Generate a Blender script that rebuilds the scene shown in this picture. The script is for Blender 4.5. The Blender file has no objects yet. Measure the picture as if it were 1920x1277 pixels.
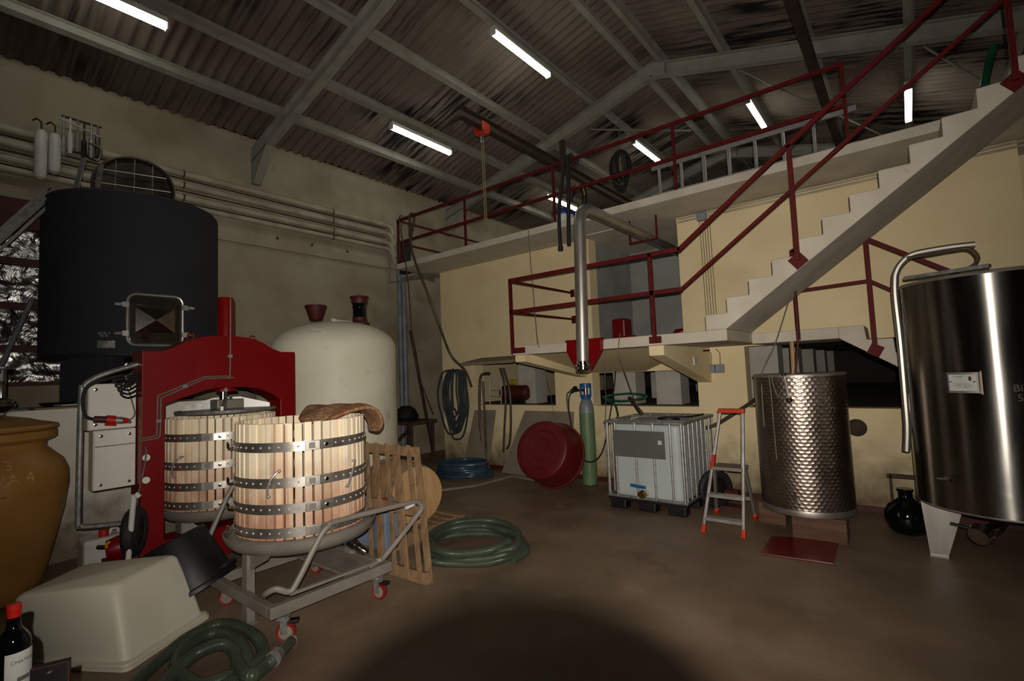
import bpy, math, random
import numpy as np
from mathutils import Vector, Matrix, noise
random.seed(7)
S = bpy.context.scene
COL = S.collection
PI = math.pi

# ------------------------------------------------------------------ camera, light, exposure
CAM_H = 1.8
YAW, PITCH, ROLL, FPX = math.radians(38.6027), math.radians(3.87189), math.radians(-2.30803), 929.79
cF = Vector((-math.sin(YAW)*math.cos(PITCH), math.cos(YAW)*math.cos(PITCH), math.sin(PITCH)))
_r0 = Vector((math.cos(YAW), math.sin(YAW), 0)); _u0 = _r0.cross(cF)
cR = math.cos(ROLL)*_r0 + math.sin(ROLL)*_u0
cU = -math.sin(ROLL)*_r0 + math.cos(ROLL)*_u0
CAM = Vector((0, 0, CAM_H))
camd = bpy.data.cameras.new('camera'); camo = bpy.data.objects.new('camera', camd); COL.objects.link(camo)
camd.sensor_width = 36; camd.lens = 36*FPX/1920; camd.clip_start = 0.05; camd.clip_end = 100
RM = Matrix((cR, cU, -cF)).transposed()
camo.matrix_world = Matrix.Translation(CAM) @ RM.to_4x4()
S.camera = camo

W = bpy.data.worlds.new('world'); S.world = W; W.use_nodes = True
W.node_tree.nodes['Background'].inputs[0].default_value = (0.9, 0.95, 1, 1)
W.node_tree.nodes['Background'].inputs[1].default_value = 0.0

# the flash of the photographer's camera, just above the lens
FLASH_W, FLASH_ANGLE, FLASH_BLEND = 920, 121, 1.0
FLASH = CAM + cU*0.088 - cF*0.065 - cR*0.002
fl = bpy.data.lights.new('camera_flash', 'SPOT'); fl.energy = FLASH_W; fl.spot_size = math.radians(FLASH_ANGLE)
fl.spot_blend = FLASH_BLEND; fl.shadow_soft_size = 0.0045; fl.color = (1.0, 0.93, 0.84)
flo = bpy.data.objects.new('camera_flash', fl); COL.objects.link(flo)
aim = (cF + cU*0.05 + cR*0.05).normalized()
flo.location = FLASH; flo.rotation_euler = aim.to_track_quat('-Z', 'Y').to_euler()
TUBE_E = 12.0

S.view_settings.view_transform = 'Standard'; S.view_settings.look = 'None'
S.view_settings.exposure = 0.0; S.view_settings.gamma = 1.0; S.view_settings.use_curve_mapping = False

# ------------------------------------------------------------------ helpers
def ray(x, y): return cF + cR*((x-960)/FPX) - cU*((y-638.5)/FPX)
def onX(x, y, X): d = ray(x, y); return CAM + d*(X/d.x)
def onY(x, y, Y): d = ray(x, y); return CAM + d*(Y/d.y)
def onZ(x, y, Z=0.0): d = ray(x, y); return CAM + d*((Z-CAM_H)/d.z)
def at(x, y, D): return CAM + ray(x, y)*D
V3 = Vector

class MB:
    def __init__(s): s.v = []; s.f = []
    def add(s, V, F):
        n = len(s.v); s.v += [tuple(float(c) for c in p) for p in V]; s.f += [[i+n for i in q] for q in F]; return s
    def box(s, x0, x1, y0, y1, z0, z1):
        V = [(x, y, z) for z in (z0, z1) for y in (y0, y1) for x in (x0, x1)]
        return s.add(V, [(0,2,3,1),(4,5,7,6),(0,1,5,4),(2,6,7,3),(0,4,6,2),(1,3,7,5)])
    def obox(s, c, a, b, d):   # centre and three half axes
        c, a, b, d = map(V3, (c, a, b, d))
        V = [c + a*i + b*j + d*k for k in (-1, 1) for j in (-1, 1) for i in (-1, 1)]
        return s.add(V, [(0,2,3,1),(4,5,7,6),(0,1,5,4),(2,6,7,3),(0,4,6,2),(1,3,7,5)])
    def bar(s, p, q, w, h, up=(0, 0, 1)):
        p, q, up = V3(p), V3(q), V3(up); t = (q-p); L = t.length; t = t/L
        sd = t.cross(up)
        if sd.length < 1e-4: sd = t.cross(V3((1, 0, 0)))
        sd.normalize(); u = sd.cross(t)
        return s.obox((p+q)/2, t*(L/2), sd*(w/2), u*(h/2))
    def tube(s, P, r, n=8, closed=False):
        P = [V3(p) for p in P]; m = len(P)
        R = r if isinstance(r, (list, tuple)) else [r]*m
        T = []
        for i in range(m):
            a = P[i-1] if (i > 0 or closed) else P[i]; b = P[(i+1) % m] if (i < m-1 or closed) else P[i]
            t = b-a; T.append(t.normalized() if t.length > 1e-9 else V3((0, 0, 1)))
        ref = V3((0, 0, 1)) if abs(T[0].z) < .9 else V3((1, 0, 0))
        nn = (ref - T[0]*ref.dot(T[0])).normalized()
        V = []
        for i in range(m):
            nn = (nn - T[i]*nn.dot(T[i]))
            if nn.length < 1e-6: nn = T[i].orthogonal()
            nn.normalize(); bb = T[i].cross(nn)
            for k in range(n):
                a = 2*PI*k/n; V.append(P[i] + (nn*math.cos(a) + bb*math.sin(a))*R[i])
        F = []
        for i in range(m if closed else m-1):
            j = (i+1) % m
            for k in range(n):
                l = (k+1) % n; F.append((i*n+k, i*n+l, j*n+l, j*n+k))
        if not closed:
            F.append(tuple(range(n-1, -1, -1))); F.append(tuple((m-1)*n+k for k in range(n)))
        return s.add(V, F)
    def lathe(s, prof, c=(0, 0, 0), n=40, axis=(0, 0, 1), xdir=None, caps=True):
        c = V3(c); A = V3(axis).normalized()
        X = V3(xdir) if xdir else (V3((1, 0, 0)) if abs(A.z) > .9 else V3((0, 0, 1)))
        X = (X - A*X.dot(A)).normalized(); Y = A.cross(X)
        V = []
        for (r, h) in prof:
            for k in range(n):
                a = 2*PI*k/n; V.append(c + A*h + (X*math.cos(a) + Y*math.sin(a))*r)
        F = []
        for i in range(len(prof)-1):
            for k in range(n):
                l = (k+1) % n; F.append((i*n+k, i*n+l, (i+1)*n+l, (i+1)*n+k))
        if caps:
            if prof[0][0] > 1e-4: F.append(tuple(range(n-1, -1, -1)))
            if prof[-1][0] > 1e-4: F.append(tuple((len(prof)-1)*n+k for k in range(n)))
        return s.add(V, F)
    def prism(s, poly, fn, t0, t1):
        m = len(poly)
        V = [fn(u, v, t) for t in (t0, t1) for (u, v) in poly]
        F = [tuple(range(m-1, -1, -1)), tuple(range(m, 2*m))]
        for i in range(m):
            j = (i+1) % m; F.append((i, j, m+j, m+i))
        return s.add(V, F)
    def grid(s, fn, nu, nv, thick=None):
        V = [fn(i/nu, j/nv) for i in range(nu+1) for j in range(nv+1)]
        F = [(i*(nv+1)+j, (i+1)*(nv+1)+j, (i+1)*(nv+1)+j+1, i*(nv+1)+j+1) for i in range(nu) for j in range(nv)]
        return s.add(V, F)

def spline(pts, n=8, closed=False):
    P = [V3(p) for p in pts]; m = len(P); out = []
    for i in range(m if closed else m-1):
        p0 = P[i-1] if (i > 0 or closed) else P[0]; p1 = P[i]; p2 = P[(i+1) % m]
        p3 = P[(i+2) % m] if (i+2 < m or closed) else P[-1]
        for k in range(n):
            t = k/n
            out.append(.5*((2*p1) + (p2-p0)*t + (2*p0-5*p1+4*p2-p3)*t*t + (3*p1-p0-3*p2+p3)*t**3))
    if not closed: out.append(P[-1])
    return out

ORIG = {}
def obj(name, mb, m, parent=None, smooth=35, bevel=0, label=None, kind=None, solid=0):
    me = bpy.data.meshes.new(name)
    o0 = ORIG.get(parent.name, V3((0, 0, 0))) if parent else V3((0, 0, 0))
    me.from_pydata([(p[0]-o0.x, p[1]-o0.y, p[2]-o0.z) for p in mb.v], [], mb.f); me.update()
    import bmesh
    bm = bmesh.new(); bm.from_mesh(me); bmesh.ops.recalc_face_normals(bm, faces=bm.faces); bm.to_mesh(me); bm.free()
    if smooth:
        me.polygons.foreach_set('use_smooth', [True]*len(me.polygons)); me.set_sharp_from_angle(angle=math.radians(smooth))
    me.materials.append(m)
    o = bpy.data.objects.new(name, me); COL.objects.link(o)
    if parent: o.parent = parent; ORIG[o.name] = o0
    if bevel:
        b = o.modifiers.new('bevel', 'BEVEL'); b.width = bevel; b.segments = 2; b.limit_method = 'ANGLE'; b.harden_normals = False
    if solid:
        b = o.modifiers.new('solid', 'SOLIDIFY'); b.thickness = solid; b.offset = 0
    if label: o['label'] = label
    if kind: o['kind'] = kind
    return o
def tag(o, label, cat, group=None, kind=None):
    o['label'] = label; o['category'] = cat
    if group: o['group'] = group
    if kind: o['kind'] = kind
    return o
def thing(name, label, cat, loc=(0, 0, 0), group=None):
    o = bpy.data.objects.new(name, None); COL.objects.link(o); o.location = loc; o.empty_display_size = .1
    ORIG[o.name] = V3(loc)
    return tag(o, label, cat, group)
def struct(name, mb, m, **k):
    return obj(name, mb, m, kind='structure', **k)
def struct_root(name, loc=(0, 0, 0)):
    o = bpy.data.objects.new(name, None); COL.objects.link(o); o.location = loc; ORIG[o.name] = V3(loc); o['kind'] = 'structure'
    return o
def dup(o, loc=None, label=None, parent=None):
    c = o.copy(); COL.objects.link(c)
    if parent: c.parent = parent
    if loc is not None: c.location = loc
    if label: c['label'] = label
    for ch in list(o.children): dup(ch, parent=c)
    return c
def place(src, parent, loc, rot=(0, 0, 0)):   # one more piece sharing the mesh of src
    c = src.copy(); COL.objects.link(c); c.parent = parent; c.location = loc; c.rotation_euler = rot
    return c

def lin(c):
    f = lambda u: u/12.92 if u <= .04045 else ((u+.055)/1.055)**2.4
    return tuple(f(x/255) for x in c[:3]) + (1,)
def mat(name, c, c2=None, rough=.6, metal=0., ns=5., stretch=(1, 1, 1), bump=0., bs=60., spots=None, dirt=None,
        world=False, spec=.5, aniso=0., trans=0., coat=0., detail=5., rv=.1):
    m = bpy.data.materials.new(name); m.use_nodes = True; nt = m.node_tree; N = nt.nodes; L = nt.links
    b = N['Principled BSDF']
    if c2 is None: c2 = tuple(x*.82 for x in c)
    src = N.new('ShaderNodeNewGeometry').outputs['Position'] if world else N.new('ShaderNodeTexCoord').outputs['Object']
    mp = N.new('ShaderNodeMapping'); mp.inputs['Scale'].default_value = stretch; L.new(src, mp.inputs[0])
    no = N.new('ShaderNodeTexNoise'); no.inputs['Scale'].default_value = ns; no.inputs['Detail'].default_value = detail
    L.new(mp.outputs[0], no.inputs['Vector'])
    cr = N.new('ShaderNodeValToRGB'); L.new(no.outputs['Fac'], cr.inputs[0])
    cr.color_ramp.elements[0].position = .32; cr.color_ramp.elements[0].color = lin(c2)
    cr.color_ramp.elements[1].position = .66; cr.color_ramp.elements[1].color = lin(c)
    out = cr.outputs[0]
    def mix(fac, a, colr):
        x = N.new('ShaderNodeMix'); x.data_type = 'RGBA'; L.new(fac, x.inputs[0]); L.new(a, x.inputs[6]); x.inputs[7].default_value = lin(colr); return x.outputs[2]
    for sp in (spots or []):     # (colour, scale, threshold, strength, stretch)
        mp2 = N.new('ShaderNodeMapping'); mp2.inputs['Scale'].default_value = sp[4] if len(sp) > 4 else (1, 1, 1); L.new(src, mp2.inputs[0])
        mp2.inputs['Location'].default_value = (3.1, 1.7, 5.3)
        n2 = N.new('ShaderNodeTexNoise'); n2.inputs['Scale'].default_value = sp[1]; n2.inputs['Detail'].default_value = 6; L.new(mp2.outputs[0], n2.inputs['Vector'])
        mr = N.new('ShaderNodeMapRange'); mr.inputs[1].default_value = sp[2]; mr.inputs[2].default_value = sp[2]+.12; mr.inputs[4].default_value = sp[3]
        L.new(n2.outputs['Fac'], mr.inputs[0]); fac = mr.outputs[0]
        if len(sp) > 5:          # only in patches of the given scale
            n4 = N.new('ShaderNodeTexNoise'); n4.inputs['Scale'].default_value = sp[5]; n4.inputs['Detail'].default_value = 2; L.new(src, n4.inputs['Vector'])
            m4 = N.new('ShaderNodeMapRange'); m4.inputs[1].default_value = .48; m4.inputs[2].default_value = .60; L.new(n4.outputs['Fac'], m4.inputs[0])
            mm = N.new('ShaderNodeMath'); mm.operation = 'MULTIPLY'; L.new(fac, mm.inputs[0]); L.new(m4.outputs[0], mm.inputs[1]); fac = mm.outputs[0]
        out = mix(fac, out, sp[0])
    if dirt:                     # (colour, z where it is full, z where it ends, strength): rising damp and splash marks
        g = N.new('ShaderNodeNewGeometry'); sx = N.new('ShaderNodeSeparateXYZ'); L.new(g.outputs['Position'], sx.inputs[0])
        n3 = N.new('ShaderNodeTexNoise'); n3.inputs['Scale'].default_value = 5; n3.inputs['Detail'].default_value = 8; L.new(g.outputs['Position'], n3.inputs['Vector'])
        ma = N.new('ShaderNodeMath'); ma.operation = 'MULTIPLY_ADD'; ma.inputs[1].default_value = 1.2*(dirt[2]-dirt[1]); L.new(n3.outputs['Fac'], ma.inputs[0])
        sb = N.new('ShaderNodeMath'); sb.operation = 'SUBTRACT'; sb.inputs[1].default_value = .6*(dirt[2]-dirt[1])
        L.new(sx.outputs[2], ma.inputs[2]); L.new(ma.outputs[0], sb.inputs[0])
        mr = N.new('ShaderNodeMapRange'); mr.inputs[1].default_value = dirt[1]; mr.inputs[2].default_value = dirt[2]; mr.inputs[3].default_value = dirt[3]; mr.inputs[4].default_value = 0
        L.new(sb.outputs[0], mr.inputs[0]); out = mix(mr.outputs[0], out, dirt[0])
    L.new(out, b.inputs['Base Color'])
    b.inputs['Metallic'].default_value = metal; b.inputs['Specular IOR Level'].default_value = spec
    mr = N.new('ShaderNodeMapRange'); mr.inputs[3].default_value = max(.02, rough-rv); mr.inputs[4].default_value = min(1, rough+rv); L.new(no.outputs['Fac'], mr.inputs[0])
    L.new(mr.outputs[0], b.inputs['Roughness'])
    if coat: b.inputs['Coat Weight'].default_value = coat; b.inputs['Coat Roughness'].default_value = .1
    if trans: b.inputs['Transmission Weight'].default_value = trans
    if aniso:
        b.inputs['Anisotropic'].default_value = aniso
        b.inputs['Anisotropic Rotation'].default_value = .25
        tg = N.new('ShaderNodeTangent'); tg.direction_type = 'RADIAL'; tg.axis = 'Z'; L.new(tg.outputs[0], b.inputs['Tangent'])
    if bump:
        nb = N.new('ShaderNodeTexNoise'); nb.inputs['Scale'].default_value = bs; nb.inputs['Detail'].default_value = 4; L.new(mp.outputs[0], nb.inputs['Vector'])
        bp = N.new('ShaderNodeBump'); bp.inputs['Strength'].default_value = bump; bp.inputs['Distance'].default_value = .02; L.new(nb.outputs['Fac'], bp.inputs['Height']); L.new(bp.outputs[0], b.inputs['Normal'])
    return m
def emit(name, c, e):
    m = bpy.data.materials.new(name); m.use_nodes = True; nt = m.node_tree; nt.nodes.clear()
    o = nt.nodes.new('ShaderNodeOutputMaterial'); x = nt.nodes.new('ShaderNodeEmission')
    x.inputs[0].default_value = lin(c); x.inputs[1].default_value = e; nt.links.new(x.outputs[0], o.inputs[0]); return m

def text_mb(txt, size, fn, depth=0):
    cu = bpy.data.curves.new('lettering', 'FONT'); cu.body = txt; cu.size = size; cu.align_x = 'CENTER'; cu.align_y = 'CENTER'; cu.resolution_u = 3
    t = bpy.data.objects.new('lettering', cu); COL.objects.link(t)
    dg = bpy.context.evaluated_depsgraph_get(); me = bpy.data.meshes.new_from_object(t.evaluated_get(dg))
    mb = MB(); mb.add([fn(v.co.x, v.co.y) for v in me.vertices], [tuple(p.vertices) for p in me.polygons])
    bpy.data.objects.remove(t); bpy.data.curves.remove(cu); bpy.data.meshes.remove(me)
    return mb

# ------------------------------------------------------------------ materials
M = {}
M['floor'] = mat('floor_concrete', (140,118,96), (108,90,71), rough=.55, ns=1.1, bump=.12, bs=30, world=True, stretch=(1,1,1), detail=9,
                 spots=[((84,60,48), .55, .52, .55), ((158,140,122), 2.2, .6, .3), ((60,46,38), 1.4, .62, .5)])
M['plaster'] = mat('vat_plaster', (230,212,170), (220,200,156), rough=.85, ns=1.5, bump=.08, bs=40, world=True, dirt=((78,60,42), .05, .8, .9), spots=[((196,176,136), .9, .6, .4), ((150,128,96), 4, .7, .5)])
M['plinth'] = mat('whitewashed_render', (242,238,226), (228,222,206), rough=.9, ns=3, bump=.35, bs=14, world=True, dirt=((104,90,68), .15, .95, .9), spots=[((140,128,106), 3, .66, .6)])
M['wall'] = mat('left_wall_plaster', (166,156,134), (146,134,110), rough=.9, ns=1.2, bump=.1, bs=30, world=True, spots=[((120,108,80), .8, .56, .6), ((96,88,72), 5, .7, .7)])
M['wallplain'] = mat('plain_render', (150,146,132), rough=.9, ns=2, world=True)
M['grey'] = mat('recess_grey_render', (150,150,146), (134,134,130), rough=.9, ns=2, world=True)
M['concrete'] = mat('painted_concrete', (202,193,177), (184,174,157), rough=.85, ns=2.5, bump=.06, bs=50, world=True, spots=[((128,106,84), 7, .7, .7), ((150,138,124), 1.5, .6, .4)])
M['pillar'] = mat('pillar_paint', (186,182,172), (170,164,150), rough=.85, ns=3, world=True)
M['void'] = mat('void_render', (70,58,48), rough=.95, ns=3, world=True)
M['sheet'] = mat('fibre_cement', (118,105,93), (100,88,78), rough=.95, ns=1.3, bump=.2, bs=25, world=True, stretch=(.7,1.6,.7), detail=6,
                 spots=[((82,60,52), .7, .5, .45), ((138,126,110), 1.1, .64, .3, (.6, 3, .6)), ((9,8,8), 1.2, .45, 1.0, (.8, 13, .8), .5)])
M['steelpaint'] = mat('grey_painted_steel', (150,148,136), (134,130,118), rough=.6, ns=4, world=True)
M['rust'] = mat('rusty_beam', (70,52,38), (48,34,26), rough=.8, ns=8, world=True)
M['redrail'] = mat('red_rail_paint', (92,19,18), (74,16,15), rough=.65, spec=.2, ns=9, spots=[((120,80,70), 16, .70, .5)])
M['redpress'] = mat('red_press_paint', (116,2,5), (110,2,5), rough=.4, ns=3, spec=.3)
M['redplastic'] = mat('red_tub_plastic', (98,20,22), (88,17,19), rough=.4, ns=3)
M['darkred'] = mat('dark_red_paint', (80,18,16), (60,14,12), rough=.6, ns=8)
M['galv'] = mat('galvanised_steel', (166,166,161), (132,132,128), rough=.45, metal=.7, ns=20)
M['stain'] = mat('stainless_steel', (176,170,162), (156,150,142), rough=.42, metal=.85, ns=6, stretch=(1,1,.2))
M['chrome'] = mat('chrome', (215,212,205), (200,198,190), rough=.12, metal=1, ns=6, rv=.03)
M['hoop'] = mat('hoop_steel', (196,190,180), (168,162,154), rough=.38, metal=.92, ns=7)
M['cast'] = mat('grey_enamel_steel', (128,121,112), (114,107,98), rough=.45, ns=6)
M['tank_black'] = mat('black_insulation', (40,41,46), (34,35,40), rough=.85, ns=3, bump=.05)
M['cream'] = mat('cream_tank_shell', (232,227,204), (220,214,190), rough=.55, ns=1.5, spots=[((178,174,154), 3.2, .63, .7), ((110,104,92), 9, .73, .8)])
M['pipe_white'] = mat('white_pipe', (178,170,148), (150,142,120), rough=.6, ns=3, world=True)
M['grey_pipe'] = mat('grey_plastic_pipe', (128,134,140), rough=.5)
M['black'] = mat('black_plastic', (17,17,19), (12,12,14), rough=.5, ns=8)
M['blackrub'] = mat('black_rubber', (26,25,25), (18,18,18), rough=.7, ns=8)
M['white'] = mat('white_plastic', (206,204,196), (188,186,178), rough=.45, ns=4)
M['whitetub'] = mat('white_fibreglass', (218,212,192), (208,201,180), rough=.5, ns=2, spots=[((164,150,124), 2.4, .64, .5)], bump=.05)
M['panel'] = mat('white_cabinet_paint', (222,218,206), (212,208,195), rough=.45, ns=3, spots=[((120,112,98), 9, .72, .6)])
M['amber'] = mat('ochre_stoneware', (186,138,72), (168,120,60), rough=.4, ns=2.5, bump=.05)
M['chalk'] = mat('chalk', (214,206,196), (150,146,140), rough=.95, ns=60)
M['chalkdim'] = mat('worn_chalk', (120,112,104), (70,64,58), rough=.95, ns=50)
M['wood'] = mat('pale_wood', (180,146,100), (150,114,74), rough=.75, ns=3, stretch=(8,8,.8), bump=.1, bs=20)
M['board'] = mat('grey_board', (134,124,106), (120,110,94), rough=.85, ns=3, bump=.05)
M['oak'] = mat('barrel_oak', (176,140,96), (160,124,80), rough=.7, ns=3, stretch=(6,6,.8))
M['pallet'] = mat('pallet_wood', (146,116,82), (112,86,60), rough=.8, ns=3, stretch=(6,6,1), bump=.1, bs=30)
M['coir'] = mat('coir_mat', (172,132,90), (118,80,54), rough=.95, ns=14, stretch=(1,3,1), bump=1.0, bs=30, spots=[((150,84,62), 3, .52, .6)])
M['hosegreen'] = None
M['hoseblue'] = mat('blue_hose', (52,76,92), (40,60,76), rough=.25, ns=6)
M['hosedark'] = mat('dark_hose', (68,72,76), (46,50,54), rough=.3, ns=6)
M['hosebrown'] = mat('brown_hose', (78,66,50), (58,48,36), rough=.35, ns=6)
M['rope'] = mat('rope', (150,130,96), rough=.9, ns=40)
M['cable'] = mat('grey_cable', (110,106,98), rough=.6)
M['brass'] = mat('brass', (190,150,80), rough=.3, metal=1)
M['greenbottle'] = mat('gas_green', (100,124,88), (88,112,76), rough=.45, ns=4)
M['greyshoulder'] = mat('gas_grey', (128,134,138), rough=.45)
M['blue'] = mat('blue_plastic', (22,92,160), (18,80,140), rough=.4)
M['bluebucket'] = mat('blue_bucket', (28,44,130), rough=.4)
M['jerry'] = mat('jerrycan_plastic', (118,130,150), (104,116,134), rough=.4)
M['red'] = mat('red_plastic', (186,30,22), (168,26,20), rough=.4)
M['orange'] = mat('orange_red_plastic', (206,58,26), rough=.4)
M['alu'] = mat('aluminium', (196,192,188), (176,172,168), rough=.35, metal=.7, ns=8)
M['demi'] = mat('dark_green_glass', (6,16,10), rough=.08, rv=.02)
M['wineglass'] = mat('dark_wine_glass', (8,8,12), rough=.06, rv=.02)
M['paper'] = mat('paper_label', (212,212,206), rough=.8)
M['ink'] = mat('ink', (40,36,34), rough=.8)
M['gold'] = mat('gold_print', (120,104,60), rough=.6)
M['caster'] = mat('orange_red_caster', (136,34,28), rough=.45)
M['rivet'] = mat('bright_rivet_steel', (222,216,206), rough=.35, metal=.35)
M['chalkjar'] = mat('faint_chalk', (214,182,132), (186,144,84), rough=.95, ns=50)
M['yellow'] = mat('yellow_paint', (200,160,40), rough=.5)
M['green'] = mat('green_hose_plastic', (20,92,64), rough=.4)
M['darkrefl'] = mat('dark_reflection_steel', (96,86,76), (80,70,62), rough=.32, metal=.9, ns=6)  # stainless lid steel, the dark surroundings it mirrors put into the base colour
M['glass'] = mat('clear_glass', (235,238,235), (235,238,235), rough=.05, trans=1, rv=.01)
M['tube'] = emit('fluorescent_tube', (253,255,240), TUBE_E)
M['ibc'] = mat('ibc_bottle', (182,190,186), (172,180,176), rough=.4, ns=2)
M['plate'] = mat('grey_plate', (92,95,88), (84,87,80), rough=.55, ns=3)
M['block'] = mat('timber_block', (108,78,58), (84,58,42), rough=.85, ns=3, stretch=(1,6,6), bump=.2, bs=20)
M['grate'] = mat('red_hatch_paint', (116,30,24), (96,24,20), rough=.3, ns=6)

def special():
    # ribbed green hose: fine spiral relief along its length
    m = mat('ribbed_green_hose', (70,80,66), (56,66,52), rough=.3, ns=5); nt = m.node_tree; N = nt.nodes; L = nt.links
    b = N['Principled BSDF']; tc = N.new('ShaderNodeUVMap')
    sx = N.new('ShaderNodeSeparateXYZ'); L.new(tc.outputs[0], sx.inputs[0])
    mu = N.new('ShaderNodeMath'); mu.operation = 'MULTIPLY'; mu.inputs[1].default_value = 2*PI/.011; L.new(sx.outputs[0], mu.inputs[0])
    sn = N.new('ShaderNodeMath'); sn.operation = 'SINE'; L.new(mu.outputs[0], sn.inputs[0])
    bp = N.new('ShaderNodeBump'); bp.inputs['Strength'].default_value = .5; bp.inputs['Distance'].default_value = .003
    L.new(sn.outputs[0], bp.inputs['Height']); L.new(bp.outputs[0], b.inputs['Normal'])
    M['hosegreen'] = m
    # dimpled stainless sheet: staggered lens-shaped dimples pressed round the wall
    m = mat('dimpled_stainless', (170,154,142), (150,136,124), rough=.34, metal=1, ns=4); nt = m.node_tree; N = nt.nodes; L = nt.links
    b = N['Principled BSDF']; tc = N.new('ShaderNodeTexCoord'); sx = N.new('ShaderNodeSeparateXYZ'); L.new(tc.outputs['Object'], sx.inputs[0])
    def mt(op, a, bb=None, c=None):
        q = N.new('ShaderNodeMath'); q.operation = op
        for i, z in enumerate((a, bb, c)):
            if z is None: continue
            if isinstance(z, (int, float)): q.inputs[i].default_value = z
            else: L.new(z, q.inputs[i])
        return q.outputs[0]
    ang = mt('ARCTAN2', sx.outputs[1], sx.outputs[0])
    u = mt('MULTIPLY', ang, 54/(2*PI)); v = mt('MULTIPLY', sx.outputs[2], 1/.036)
    row = mt('FLOOR', v); odd = mt('MODULO', mt('ADD', row, 100), 2)
    uu = mt('ADD', u, mt('MULTIPLY', odd, .5))
    fu = mt('SUBTRACT', mt('FRACT', mt('ADD', uu, 200)), .5); fv = mt('SUBTRACT', mt('FRACT', mt('ADD', v, 200)), .5)
    d = mt('ADD', mt('MULTIPLY', fu, fu), mt('MULTIPLY', fv, fv))
    h = mt('MULTIPLY', mt('MAXIMUM', mt('SUBTRACT', .27, d), 0.0), -4)
    bp = N.new('ShaderNodeBump'); bp.inputs['Strength'].default_value = .75; bp.inputs['Distance'].default_value = .003
    L.new(h, bp.inputs['Height']); L.new(bp.outputs[0], b.inputs['Normal']); M['waffle'] = m
    # brushed stainless for the big tank
    M['brushed'] = mat('brushed_stainless', (146,143,136), (112,109,103), rough=.27, metal=1, ns=3, aniso=.9, stretch=(3,3,.4), spots=[((190,184,174), 6, .66, .35, (1, 1, 1))])
    # crumpled foil
    m = mat('crumpled_foil', (228,228,224), (200,200,196), rough=.28, metal=1, ns=5); nt = m.node_tree; N = nt.nodes; L = nt.links
    b = N['Principled BSDF']; tc = N.new('ShaderNodeTexCoord')
    vo = N.new('ShaderNodeTexVoronoi'); vo.feature = 'DISTANCE_TO_EDGE'; vo.inputs['Scale'].default_value = 7
    nz = N.new('ShaderNodeTexNoise'); nz.inputs['Scale'].default_value = 3; nz.inputs['Detail'].default_value = 6; nz.inputs['Distortion'].default_value = 1.2
    L.new(tc.outputs['Object'], nz.inputs['Vector']); L.new(nz.outputs['Color'], vo.inputs['Vector'])
    bp = N.new('ShaderNodeBump'); bp.inputs['Strength'].default_value = .9; bp.inputs['Distance'].default_value = .08
    L.new(nz.outputs['Fac'], bp.inputs['Height']); L.new(bp.outputs[0], b.inputs['Normal']); M['foil'] = m
    # press staves: pale wood, stained wine-red towards the bottom and at the edges
    for nm, z0, z1 in (('stave', .62, 1.5),):
        m = mat('press_stave', (254,240,212), (244,222,184), rough=.65, ns=2.2, stretch=(9,9,.5), bump=.06, bs=12, world=True,
                spots=[((168,92,58), 2.0, .60, .55, (7, 7, .35))], dirt=((170,94,58), .66, 1.3, .8))
        # each stave its own tone
        nt = m.node_tree; b = nt.nodes['Principled BSDF']; ln = b.inputs['Base Color'].links[0]; src = ln.from_socket
        oi = nt.nodes.new('ShaderNodeObjectInfo'); mr = nt.nodes.new('ShaderNodeMapRange'); mr.inputs[3].default_value = .78; mr.inputs[4].default_value = 1.06
        hs = nt.nodes.new('ShaderNodeHueSaturation'); nt.links.new(oi.outputs['Random'], mr.inputs[0]); nt.links.new(mr.outputs[0], hs.inputs['Value']); nt.links.new(src, hs.inputs['Color']); nt.links.new(hs.outputs[0], b.inputs['Base Color'])
        M['stave'] = m
special()

# ------------------------------------------------------------------ the building
XL, YF = -9.2, 7.3
struct('floor', MB().box(-9.6, 4.2, -3.4, 19.4, -.12, 0), M['floor'], smooth=0)
def roof_z(x): return 6.34+.262*(x+9.2) if x < -3.47 else 7.841-.285*(x+3.47)

# left wall with the foil-lined bay
wl = MB()
wl.box(-9.5, XL, -3.2, -.5, 0, 6.35); wl.box(-9.5, XL, 2.25, 19.2, 0, 6.35)
wl.box(-9.5, XL, -.5, 2.25, 0, 1.93); wl.box(-9.5, XL, -.5, 2.25, 4.2, 6.35)
struct('wall_left', wl, M['wall'], smooth=0)
struct('trim_1', MB().box(XL, XL+.05, 2.3, 19, 4.33, 4.37), M['wall'], smooth=0)
struct('wall_plinth', MB().box(XL, -7.2, -3, 2.95, 0, 1.62), M['plinth'], smooth=0)
win = struct_root('window_1', (-9.3, .9, 3))
zz = [1.93, 2.40, 2.97, 3.57, 4.08]
for i in range(4):
    def ff(u, v, i=i):
        y = -.5+2.75*u; z = zz[i]+.02+(zz[i+1]-zz[i])*v
        d = .05*noise.noise((y*3.1, z*4.3, i))+.022*noise.noise((y*9, z*12, i+4))
        return (-9.36+d, y, z)
    obj('foil_panel', MB().grid(ff, 70, 22), M['foil'], win, smooth=60)
for z in zz[1:4]: obj('crossbar', MB().box(-9.32, -9.19, -.5, 2.25, z-.045, z+.045), M['darkred'], win, smooth=0)
obj('lintel', MB().box(-9.34, -9.17, -.5, 2.25, 4.02, 4.42), M['darkred'], win, smooth=0)
obj('sill', MB().box(-9.4, -9.1, -.5, 2.25, 1.90, 1.95), M['darkred'], win, smooth=0)
struct('wall_front', MB().box(-9.5, 4, -3.3, -3.0, 0, 8), M['wallplain'], smooth=0)
struct('wall_right', MB().box(3.8, 4.0, -3, 19.2, 0, 6.2), M['wallplain'], smooth=0)
struct('wall_far', MB().prism([(-9.5, 0), (4, 0), (4, 5.7), (-3.47, 7.83), (-9.5, 6.25)], lambda u, v, t: (u, t, v), 19.0, 19.3), M['wallplain'], smooth=0)

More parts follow.
